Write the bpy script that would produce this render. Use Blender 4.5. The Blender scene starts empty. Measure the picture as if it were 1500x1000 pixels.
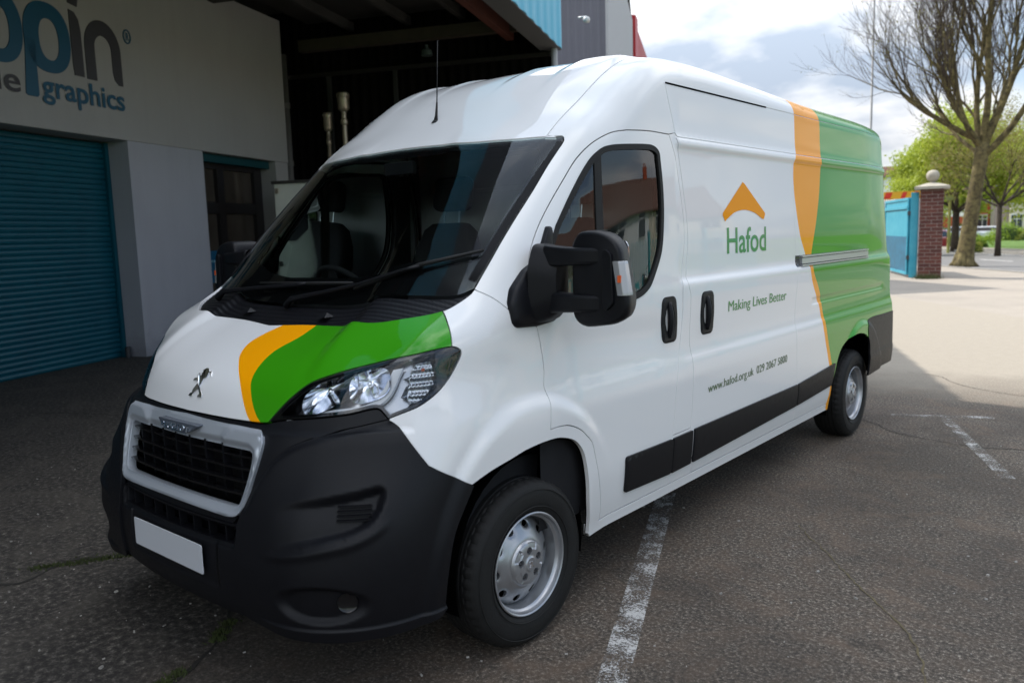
import bpy, bmesh, math, random
import numpy as np
from mathutils import Vector, Matrix
from mathutils.geometry import delaunay_2d_cdt
random.seed(7); np.random.seed(7)
sc = bpy.context.scene
R_ = math.radians
# ------------------------------------------------------------ camera
CAM = np.array([2.9394, -2.3695, 1.64])
yaw, pit, rol = R_(-40.2716), R_(-7.5879), R_(-1.6919)
fwd = Vector((math.cos(pit)*math.sin(yaw), math.cos(pit)*math.cos(yaw), math.sin(pit)))
rt = fwd.cross(Vector((0, 0, 1))).normalized(); up = rt.cross(fwd)
c_, s_ = math.cos(rol), math.sin(rol)
rt2 = c_*rt+s_*up; up2 = -s_*rt+c_*up
cd = bpy.data.cameras.new('camera'); cam = bpy.data.objects.new('camera', cd); sc.collection.objects.link(cam)
m = Matrix((rt2, up2, -fwd)).transposed().to_4x4(); m.translation = Vector(CAM); cam.matrix_world = m
cd.sensor_width = 36; cd.lens = 28.35; cd.clip_start = .05; cd.clip_end = 2000
cd.dof.use_dof = True; cd.dof.focus_distance = 4.0; cd.dof.aperture_fstop = 2.6
sc.camera = cam
# ------------------------------------------------------------ sky and sun
SUN_EL, SUN_DIR = R_(48), Vector((-1.0, .05, 0)).normalized()     # horizontal direction towards the sun
w = bpy.data.worlds.new('World'); sc.world = w; w.use_nodes = True
nt = w.node_tree; nt.nodes.clear()
def N(t, nt_=None, **k):
    n = (nt_ or nt).nodes.new(t)
    for a, b in k.items(): setattr(n, a, b)
    return n
sky = N('ShaderNodeTexSky', sky_type='NISHITA', sun_disc=False, sun_elevation=SUN_EL, sun_rotation=math.atan2(SUN_DIR.x, SUN_DIR.y))
sky.air_density = 1.0; sky.dust_density = 1.2
bg1 = N('ShaderNodeBackground'); bg1.inputs[1].default_value = .10
bg2 = N('ShaderNodeBackground'); cs_ = N('ShaderNodeMath', operation='MULTIPLY_ADD'); cs_.inputs[1].default_value = 1.7; cs_.inputs[2].default_value = .40
mixs = N('ShaderNodeMixShader'); outw = N('ShaderNodeOutputWorld')
tc = N('ShaderNodeTexCoord'); sep = N('ShaderNodeSeparateXYZ'); L = nt.links.new
L(tc.outputs['Generated'], sep.inputs[0]); L(sep.outputs[2], cs_.inputs[0]); L(cs_.outputs[0], bg2.inputs[1])
mz = N('ShaderNodeMath', operation='MAXIMUM'); mz.inputs[1].default_value = 0.0; L(sep.outputs[2], mz.inputs[0])
az = N('ShaderNodeMath', operation='ADD'); az.inputs[1].default_value = .28; L(mz.outputs[0], az.inputs[0])
dv = N('ShaderNodeVectorMath', operation='DIVIDE'); cb = N('ShaderNodeCombineXYZ')
for i in range(3): L(az.outputs[0], cb.inputs[i])
L(tc.outputs['Generated'], dv.inputs[0]); L(cb.outputs[0], dv.inputs[1])
n1 = N('ShaderNodeTexNoise'); n1.inputs['Scale'].default_value = 1.35; n1.inputs['Detail'].default_value = 9; n1.inputs['Roughness'].default_value = .52; n1.inputs['Distortion'].default_value = .25
L(dv.outputs[0], n1.inputs[0])
r1 = N('ShaderNodeValToRGB'); r1.color_ramp.elements[0].position = .36; r1.color_ramp.elements[1].position = .56
n2 = N('ShaderNodeTexNoise'); n2.inputs['Scale'].default_value = 2.6; n2.inputs['Detail'].default_value = 7
sh = N('ShaderNodeVectorMath', operation='ADD'); sh.inputs[1].default_value = (3.1, 7.7, 1.3); L(dv.outputs[0], sh.inputs[0]); L(sh.outputs[0], n2.inputs[0])
r2 = N('ShaderNodeValToRGB'); r2.color_ramp.elements[0].position = .40; r2.color_ramp.elements[0].color = (.46, .54, .66, 1)
r2.color_ramp.elements[1].position = .60; r2.color_ramp.elements[1].color = (1.05, 1.05, 1.06, 1)
L(n2.outputs[0], r2.inputs[0]); L(r2.outputs[0], bg2.inputs[0]); L(sky.outputs[0], bg1.inputs[0])
mg = N('ShaderNodeMath', operation='MULTIPLY_ADD'); mg.inputs[1].default_value = -.11; L(sep.outputs[0], mg.inputs[0]); L(n1.outputs[0], mg.inputs[2])
mg2 = N('ShaderNodeMath', operation='MULTIPLY_ADD'); mg2.inputs[1].default_value = .0; L(sep.outputs[1], mg2.inputs[0]); L(mg.outputs[0], mg2.inputs[2]); L(mg2.outputs[0], r1.inputs[0])
L(r1.outputs[0], mixs.inputs[0]); L(bg1.outputs[0], mixs.inputs[1]); L(bg2.outputs[0], mixs.inputs[2]); L(mixs.outputs[0], outw.inputs[0])
sl_ = bpy.data.lights.new('sun', 'SUN'); sl_.energy = 3.0; sl_.angle = R_(.5); sl_.color = (1, .95, .87)
so = bpy.data.objects.new('sun', sl_); sc.collection.objects.link(so)
so.rotation_euler = (SUN_DIR*math.cos(SUN_EL)+Vector((0, 0, math.sin(SUN_EL)))).to_track_quat('Z', 'Y').to_euler()
so.location = (-20, 0, 30)
sc.view_settings.view_transform = 'Standard'; sc.view_settings.look = 'None'; sc.view_settings.gamma = 1; sc.view_settings.exposure = 0.92
sc.render.engine = 'CYCLES'; sc.render.resolution_x = 1024; sc.render.resolution_y = 682
sc.cycles.max_bounces = 10; sc.cycles.transparent_max_bounces = 24; sc.cycles.glossy_bounces = 6; sc.cycles.transmission_bounces = 8
sc.cycles.caustics_reflective = False; sc.cycles.caustics_refractive = False

# ------------------------------------------------------------ materials
def srgb(h):
    if isinstance(h, str): h = [int(h[i:i+2], 16)/255 for i in (0, 2, 4)]
    return tuple(c/12.92 if c <= .04045 else ((c+.055)/1.055)**2.4 for c in h)+(1,)
def mat(name, col, rough=.6, metal=0., spec=.5, coat=0., noise=0., scale=8., bump=0., bscale=40., emit=None):
    mm = bpy.data.materials.new(name); mm.use_nodes = True; t = mm.node_tree; b = t.nodes['Principled BSDF']
    col = tuple(col)[:3]+(1,)
    b.inputs['Base Color'].default_value = col; b.inputs['Roughness'].default_value = rough; b.inputs['Metallic'].default_value = metal
    b.inputs['Specular IOR Level'].default_value = spec
    if coat: b.inputs['Coat Weight'].default_value = coat; b.inputs['Coat Roughness'].default_value = .02
    tcn = t.nodes.new('ShaderNodeTexCoord')
    if noise:
        n = t.nodes.new('ShaderNodeTexNoise'); n.inputs['Scale'].default_value = scale; n.inputs['Detail'].default_value = 8; n.inputs['Roughness'].default_value = .65
        t.links.new(tcn.outputs['Object'], n.inputs[0])
        mr = t.nodes.new('ShaderNodeMapRange'); mr.inputs[1].default_value = .25; mr.inputs[2].default_value = .75; mr.inputs[3].default_value = 1-noise; mr.inputs[4].default_value = 1+noise
        t.links.new(n.outputs[0], mr.inputs[0])
        v = t.nodes.new('ShaderNodeVectorMath'); v.operation = 'SCALE'; v.inputs[0].default_value = col[:3]; t.links.new(mr.outputs[0], v.inputs['Scale'])
        t.links.new(v.outputs[0], b.inputs['Base Color'])
        mr2 = t.nodes.new('ShaderNodeMapRange'); mr2.inputs[3].default_value = max(.02, rough-.08); mr2.inputs[4].default_value = min(1, rough+.08)
        t.links.new(n.outputs[0], mr2.inputs[0]); t.links.new(mr2.outputs[0], b.inputs['Roughness'])
    if bump:
        n = t.nodes.new('ShaderNodeTexNoise'); n.inputs['Scale'].default_value = bscale; n.inputs['Detail'].default_value = 5
        t.links.new(tcn.outputs['Object'], n.inputs[0])
        bp = t.nodes.new('ShaderNodeBump'); bp.inputs['Strength'].default_value = bump; bp.inputs['Distance'].default_value = .01
        t.links.new(n.outputs[0], bp.inputs['Height']); t.links.new(bp.outputs[0], b.inputs['Normal'])
    if emit: b.inputs['Emission Color'].default_value = tuple(emit)+(1,); b.inputs['Emission Strength'].default_value = 1
    return mm
def glass(name, tint=(.75, .85, .82), ior=1.5, rough=0.0):
    mm = bpy.data.materials.new(name); mm.use_nodes = True; t = mm.node_tree; t.nodes.clear()
    a = t.nodes.new('ShaderNodeBsdfTransparent'); a.inputs[0].default_value = tuple(tint)+(1,)
    g = t.nodes.new('ShaderNodeBsdfGlossy'); g.inputs['Roughness'].default_value = rough; g.inputs['Color'].default_value = (.95, .97, 1, 1)
    f = t.nodes.new('ShaderNodeFresnel'); f.inputs[0].default_value = ior
    x = t.nodes.new('ShaderNodeMixShader'); o = t.nodes.new('ShaderNodeOutputMaterial')
    t.links.new(f.outputs[0], x.inputs[0]); t.links.new(a.outputs[0], x.inputs[1]); t.links.new(g.outputs[0], x.inputs[2]); t.links.new(x.outputs[0], o.inputs[0])
    return mm
M = dict(
 white=mat('white_paint', (.80, .80, .80), .5, spec=.2, coat=1.0),
 yellow=mat('yellow_vinyl', srgb('FAA400'), .5, spec=.08, coat=.55),
 green=mat('green_vinyl', srgb('36940C'), .5, spec=.08, coat=.85),
 dgreen=mat('text_green', srgb('2F8A3A'), .35, coat=.5), olive=mat('text_olive', srgb('5F7350'), .4), orange=mat('logo_orange', srgb('F29A08'), .5, spec=.05, coat=.2),
 plastic=mat('black_plastic', (.0062, .0064, .0085), .44, spec=.24, noise=.12, scale=30, bump=.12, bscale=500),
 gloss=mat('gloss_black', (.006, .006, .007), .08), rubber=mat('rubber', (.014, .014, .014), .62, spec=.25, noise=.2, scale=14, bump=.15, bscale=160), seal=mat('seal', (.003, .003, .003), .9, spec=.0),
 silver=mat('wheel_silver', (.42, .43, .45), .34, .75, noise=.12, scale=10), chrome=mat('chrome', (.82, .83, .85), .06, 1.0), satin=mat('satin_silver', (.58, .62, .68), .38, .55),
 alu=mat('rail_alu', (.55, .57, .6), .3, .9), dark=mat('dark_void', (.003, .003, .004), .95, spec=0.), interior=mat('cab_trim', (.016, .016, .018), .8, spec=.2, noise=.2), fabric=mat('seat_fabric', (.02, .02, .024), .9, noise=.3, scale=60),
 igrey=mat('inner_grey', (.50, .51, .51), .7, noise=.06), plate=mat('plate_white', (.62, .64, .68), .45), lens=glass('lamp_lens', (.93, .95, .97), 1.45), wglass=glass('windscreen_glass', (.80, .88, .85), 1.37),
 sglass=glass('door_glass', (.74, .84, .80), 1.6), clear=mat('indicator_clear', (.38, .38, .39), .22, .35, coat=1), amber=mat('amber', (.8, .12, .02), .3, coat=1), steel=mat('dark_steel', (.08, .08, .085), .5, .8),
)
# ------------------------------------------------------------ mesh helpers
COL = sc.collection
class MB:
    def __init__(s): s.v = []; s.f = []
    def add(s, vs, fs):
        o = len(s.v); s.v += [tuple(map(float, v)) for v in vs]; s.f += [tuple(i+o for i in f) for f in fs]; return s
    def box(s, c, d, M3=None):
        hx, hy, hz = d[0]/2, d[1]/2, d[2]/2
        vs = [Vector((x*hx, y*hy, z*hz)) for x in (-1, 1) for y in (-1, 1) for z in (-1, 1)]
        if M3 is not None: vs = [M3@v for v in vs]
        vs = [v+Vector(c) for v in vs]
        return s.add(vs, [(0, 1, 3, 2), (4, 6, 7, 5), (0, 4, 5, 1), (2, 3, 7, 6), (0, 2, 6, 4), (1, 5, 7, 3)])
    def lathe(s, prof, c=(0, 0, 0), axis='z', n=48, M3=None, a0=0, a1=2*math.pi):
        full = abs(a1-a0-2*math.pi) < 1e-6; k = n if full else n+1; vs = []
        for r, h in prof:
            for i in range(k):
                a = a0+(a1-a0)*i/n; x, y = r*math.cos(a), r*math.sin(a)
                v = {'z': (x, y, h), 'x': (h, x, y), 'y': (x, h, y)}[axis]
                v = Vector(v)
                if M3 is not None: v = M3@v
                vs.append(v+Vector(c))
        fs = []
        for j in range(len(prof)-1):
            for i in range(n if not full else k):
                i2 = (i+1) % k if full else i+1
                fs.append((j*k+i, j*k+i2, (j+1)*k+i2, (j+1)*k+i))
        return s.add(vs, fs)
    def tube(s, pts, r, n=8, cap=True):
        P = [Vector(p) for p in pts]; rr = r if hasattr(r, '__len__') else [r]*len(P); vs = []; prev = None
        for i, p in enumerate(P):
            t = (P[min(i+1, len(P)-1)]-P[max(i-1, 0)]).normalized()
            if prev is None: u = t.orthogonal().normalized()
            else: u = (prev-t*prev.dot(t)); u = u.normalized() if u.length > 1e-6 else t.orthogonal().normalized()
            prev = u; w_ = t.cross(u)
            for k in range(n): a = 2*math.pi*k/n; vs.append(p+rr[i]*(math.cos(a)*u+math.sin(a)*w_))
        fs = [(i*n+k, i*n+(k+1) % n, (i+1)*n+(k+1) % n, (i+1)*n+k) for i in range(len(P)-1) for k in range(n)]
        if cap: fs += [tuple(range(n))[::-1], tuple((len(P)-1)*n+k for k in range(n))]
        return s.add(vs, fs)
    def prism(s, poly, f, d):     # poly 2-D, f(a,b)->3-D point, d = extrusion vector
        k = len(poly); A = [Vector(f(a, b)) for a, b in poly]; B = [v+Vector(d) for v in A]
        return s.add(A+B, [tuple(range(k))[::-1], tuple(range(k, 2*k))]+[(i, (i+1) % k, k+(i+1) % k, k+i) for i in range(k)])
def obj(name, mb, mt, parent=None, smooth=False, bevel=0, seg=2, mirror=False, subd=0, autos=None):
    me = bpy.data.meshes.new(name); vs, fs = mb.v, mb.f
    if mirror: vs = [(-x, y, z) for x, y, z in vs]
    me.from_pydata(vs, [], fs); me.validate(); 
    bm = bmesh.new(); bm.from_mesh(me); bmesh.ops.recalc_face_normals(bm, faces=bm.faces); bm.to_mesh(me); bm.free()
    for x in (mt if isinstance(mt, (list, tuple)) else [mt]): me.materials.append(x)
    o = bpy.data.objects.new(name, me); COL.objects.link(o)
    if parent is not None: o.parent = parent
    if smooth: me.polygons.foreach_set('use_smooth', [True]*len(me.polygons))
    if autos: me.set_sharp_from_angle(angle=R_(autos))
    if bevel:
        b = o.modifiers.new('b', 'BEVEL'); b.width = bevel; b.segments = seg; b.limit_method = 'ANGLE'; b.angle_limit = R_(35)
        b.harden_normals = False
    if subd: q = o.modifiers.new('s', 'SUBSURF'); q.levels = subd; q.render_levels = subd
    return o
def tag(o, label, cat, group=None, kind=None):
    if label: o['label'] = label
    if cat: o['category'] = cat
    if group: o['group'] = group
    if kind: o['kind'] = kind
    return o
def thing(name, label, cat, loc=(0, 0, 0), rz=0, group=None):
    o = bpy.data.objects.new(name, None); COL.objects.link(o); o.location = loc; o.rotation_euler = (0, 0, rz); o.empty_display_size = .2
    return tag(o, label, cat, group)
def struct(name, mb, mt, **k): o = obj(name, mb, mt, **k); o['kind'] = 'structure'; return o
def text_mb(body, fn, size=1., sx=1., align='LEFT', bold=0., shear=0., depth=0., res=4, spacing=1.):
    """text as a flat mesh mapped through fn(u,v)->3-D, optionally given a little thickness"""
    cu = bpy.data.curves.new('t', 'FONT'); cu.body = body; cu.size = size; cu.align_x = align; cu.offset = bold; cu.shear = shear; cu.resolution_u = res; cu.space_character = spacing
    cu.extrude = depth
    o = bpy.data.objects.new('t', cu); COL.objects.link(o); dg = bpy.context.evaluated_depsgraph_get(); dg.update()
    me = bpy.data.meshes.new_from_object(o.evaluated_get(dg)); mb = MB()
    mb.add([fn(v.co.x*sx, v.co.y, v.co.z) for v in me.vertices], [tuple(p.vertices) for p in me.polygons])
    bpy.data.objects.remove(o); bpy.data.curves.remove(cu); bpy.data.meshes.remove(me)
    return mb
def table(pts, sig=0.02, step=0.004):
    """smooth 1-D profile: monotone cubic through pts, blurred a little"""
    P = np.array(pts, float); xs, ys = P[:, 0], P[:, 1]
    h = np.diff(xs); d = np.diff(ys)/h
    m = np.zeros(len(xs)); m[0] = d[0]; m[-1] = d[-1]
    for i in range(1, len(xs)-1):
        if d[i-1]*d[i] > 0:
            w1 = 2*h[i]+h[i-1]; w2 = h[i]+2*h[i-1]
            m[i] = (w1+w2)/(w1/d[i-1]+w2/d[i])
    pad = 4*sig+.01
    g = np.arange(xs[0]-pad, xs[-1]+pad, step)
    k = np.clip(np.searchsorted(xs, g)-1, 0, len(h)-1)
    t = (g-xs[k])/h[k]
    v = (2*t**3-3*t**2+1)*ys[k]+(t**3-2*t**2+t)*h[k]*m[k]+(-2*t**3+3*t**2)*ys[k+1]+(t**3-t**2)*h[k]*m[k+1]
    v = np.where(t < 0, ys[0]+m[0]*(g-xs[0]), v)
    v = np.where(g > xs[-1], ys[-1]+m[-1]*(g-xs[-1]), v)
    if sig > 0:
        n = int(4*sig/step); w = np.exp(-.5*(np.arange(-n, n+1)*step/sig)**2); w /= w.sum()
        v2 = np.convolve(np.pad(v, n, mode='reflect', reflect_type='odd'), w, mode='valid')
    else: v2 = v
    return lambda x: np.interp(x, g, v2)
def sst(a, b, x):
    t = np.clip((x-a)/(b-a), 0, 1); return t*t*t*(t*(6*t-15)+10)
ZC = table([(-1.05,.55),(-.93,.85),(-.872,.955),(-.845,1.012),(-.80,1.092),(-.72,1.158),(-.60,1.226),(-.47,1.288),(-.38,1.335),(-.30,1.395),(-.1,1.605),(.1,1.815),(.25,1.97),
            (.34,2.058),(.45,2.135),(.569,2.214),(.72,2.325),(.9,2.43),(1.1,2.502),(1.3,2.532),(1.6,2.538),(2.2,2.522),(3.2,2.49),(4.2,2.475),(5.2,2.45)], .03)
YF = table([(.10,-.86),(.20,-.905),(.30,-.950),(.42,-.972),(.5,-.976),(.60,-.966),(.70,-.948),(.85,-.908),(.95,-.878),(1.02,-.852),(1.2,-.78)], .02)
WZ = table([(.1,.955),(.30,.985),(.36,.992),(.45,1.008),(.62,1.022),(.88,1.022),(.97,1.017),(1.02,1.005),(1.08,1.002),(1.33,1.007),(1.365,1.005),(1.395,.988),(1.43,.985),(1.6,.982),(2.02,.966),
            (2.034,.967),(2.048,.976),(2.072,.975),(2.09,.964),(2.33,.948),(2.6,.925)], .006, .002)
WC = table([(.1,.955),(.30,.985),(.36,.992),(.45,1.008),(.62,1.022),(.88,1.022),(.97,1.016),(1.04,1.004),(1.12,1.002),(1.34,1.0),(1.43,.990),(1.6,.982),(2.02,.968),(2.085,.964),(2.33,.948),(2.6,.925)], .02)
TAP = table([(-1.2,.10),(-.6,.055),(-.2,.028),(.2,.018),(.6,.008),(1.0,0),(4.2,0),(4.7,.012),(5.2,.05)], .06)
TZ = table([(.2,.5),(.9,.5),(1.3,1.0),(1.8,1.9),(2.4,2.3)], .05)
YR = table([(.1,5.0),(.7,4.99),(1.2,4.965),(2.0,4.90),(2.5,4.80)], .05)
RS = table([(-1.2,0.),(-.85,0.),(-.70,.022),(-.55,.045),(-.4,.055),(-.1,.052),(.1,.04),(.3,.018),(.5,0),(5,0)], .04)
def ell(y, z, y0, z0, a, b): return np.sqrt(((y-y0)/a)**2+((z-z0)/b)**2)
def phi(P):
    x = np.abs(P[:, 0]); y = P[:, 1]; z = P[:, 2]
    k = sst(1.22,1.27,y); W = WZ(z)*k+WC(z)*(1-k)-TAP(y)*TZ(z)
    # wheel-arch flares
    e = ell(y, z, .02, .34, .60, .68)
    W = W+.020*(1-sst(.90, 1.02, e))*sst(-.75,-.5,y)*(1-sst(.30,.62,y))
    e = ell(y, z, 4.05, .34, .52, .56)
    W = W+.020*(1-sst(.93, 1.04, e))*(z<1.2)
    # recessed upper cargo panel field
    fs = x-W
    bw = .155*(x/.85)**2.9
    bw = bw*sst(-.85, -.45, y)+(1-sst(-.85, -.45, y))*.24*x*x
    bw = bw+.09*sst(.42,.95,x)*(1-sst(-.62,-.35,y))
    yy = y-bw*(1-sst(.9, 1.8, y))
    rai = RS(y)*(.55*sst(.25, .62, x)+.45*sst(.46, .56, x+.25*(y+.5)))
    crown = (.022+.022*sst(1.0,1.4,y))*(x/.8)**2*sst(.1,.9,y)-.022*sst(.35,.75,x)*sst(.38,.65,y)*(1-sst(.9,1.5,y))
    # roof ditch line running back from the windscreen corner
    ribs = .012*sst(.50,.54,x)*(1-sst(.70,.76,x))*sst(.62,1.2,y)-.012*(1-sst(.20,.24,x))*sst(.62,1.2,y)
    zc = ZC(yy)+rai-crown+ribs
    sl = (ZC(yy+.01)-ZC(yy-.01))/.02
    fu = (z-zc)/np.sqrt(1+sl*sl)-.6*(1-sst(.90,.995,z))*sst(.25,.45,x)
    ff = YF(z)+.14*x*x+.11*sst(.45,.95,x)*sst(.60,1.0,z)-y
    fr = y-YR(z)
    r1 = .03
    a = np.maximum(fu+r1, 0); b = np.maximum(ff+r1, 0)
    f = np.minimum(np.maximum(fu, ff), -r1)+np.hypot(a, b)
    r = .30-.18*sst(1.05, 1.33, z)-.015*sst(1.3,1.9,z)
    r = np.where(y > 3, .11, r)
    a = np.maximum(f+r, 0); b = np.maximum(fs+r, 0)
    f = np.minimum(np.maximum(f, fs), -r)+np.hypot(a, b)
    r = .07
    a = np.maximum(f+r, 0); b = np.maximum(fr+r, 0)
    f = np.minimum(np.maximum(f, fr), -r)+np.hypot(a, b)
    return f
def solve(O, D, t0=0., t1=2.5, n=90):
    O = np.atleast_2d(np.asarray(O, float)); D = np.broadcast_to(np.asarray(D, float), O.shape)
    N_ = len(O); t = np.full(N_, float(t0)); lo = t.copy(); hi = np.full(N_, float(t1)); done = np.zeros(N_, bool); act = np.arange(N_)
    st = np.full(N_, 0.)
    for k in range(260):
        if not len(act): break
        v = phi(O[act]+D[act]*t[act][:, None]); ins = (v <= 0) & (t[act] > t0)
        i = act[ins]; hi[i] = t[i]; lo[i] = t[i]-st[i]; done[i] = True
        act = act[~ins]; s_ = np.clip(.6*v[~ins], .004, .35); st[act] = s_; t[act] += s_; act = act[t[act] < t1]
    for _ in range(13):
        m = (lo+hi)/2; ins = phi(O+D*m[:, None]) <= 0
        hi = np.where(ins, m, hi); lo = np.where(ins, lo, m)
    return O+D*hi[:, None], done
def unit(v): v = np.array(v, float); return v/np.linalg.norm(v)
class Par:      # parallel projection onto the shell along -n ; coords (a,b)
    def __init__(s, n, e1=None):
        s.n = unit(n); s.e1 = unit(e1 if e1 is not None else np.cross((0, 0, 1), s.n)); s.e2 = np.cross(s.n, s.e1)
        s.c = np.array((0, .5, 1.0))
    def to2(s, P): Q = np.atleast_2d(P); return np.stack([Q@s.e1, Q@s.e2], 1)
    def to3(s, ab):
        ab = np.atleast_2d(ab); far = 3.2+0*ab[:, 0]
        base = ab[:, :1]*s.e1+ab[:, 1:]*s.e2
        return solve(base+s.n*s.far, -s.n, 0, s.rng, 160)
def mkpar(n, e1, far, rng):
    p_ = Par(n, e1); p_.far = far; p_.rng = rng; return p_
class Per:      # rays from an inner point, coords on a plane z = const above it
    c = np.array((0, -.2, .6))
    def to2(s, P): Q = np.atleast_2d(P)-s.c; return .6*Q[:, :2]/Q[:, 2:]
    def to3(s, ab):
        ab = np.atleast_2d(ab); D = np.concatenate([ab/.6, np.ones((len(ab), 1))], 1)
        D /= np.linalg.norm(D, axis=1)[:, None]
        return solve(s.c+D*1.9, -D, 0, 1.7, 140)
class Cyl:      # horizontal rays from a vertical axis at y=.6, coords (1.45*angle, z)
    def to2(s, P): Q = np.atleast_2d(P); return np.stack([1.45*np.arctan2(Q[:, 0], -(Q[:, 1]-.6)), Q[:, 2]], 1)
    def to3(s, ab):
        ab = np.atleast_2d(ab); t = ab[:, 0]/1.45; D = np.stack([np.sin(t), -np.cos(t), 0*t], 1)
        O = np.stack([0*t, .6+0*t, ab[:, 1]], 1)
        return solve(O+D*2.0, -D, 0, 1.9, 140)
PR = dict(S=mkpar((1, 0, 0), (0, 1, 0), 1.4, 1.2), T=mkpar((0, 0, 1), (1, 0, 0), 3.2, 2.6), F=mkpar((0, -1, 0), (1, 0, 0), 1.8, 2.5),
          D=mkpar((.77, -.64, 0), None, 2.2, 2.2), U=mkpar((.72, -.28, .62), (0, 1, 0), 0, 0), B=Per(), C=Cyl(), K=mkpar((0, 1, 0), (-1, 0, 0), 5.6, 2.0))
_u = PR['U']; _u.e1 = unit(np.array((0, 1, 0))-_u.n*_u.n[1]); _u.e2 = np.cross(_u.n, _u.e1); _u.far = 4.0; _u.rng = 4.0
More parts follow.
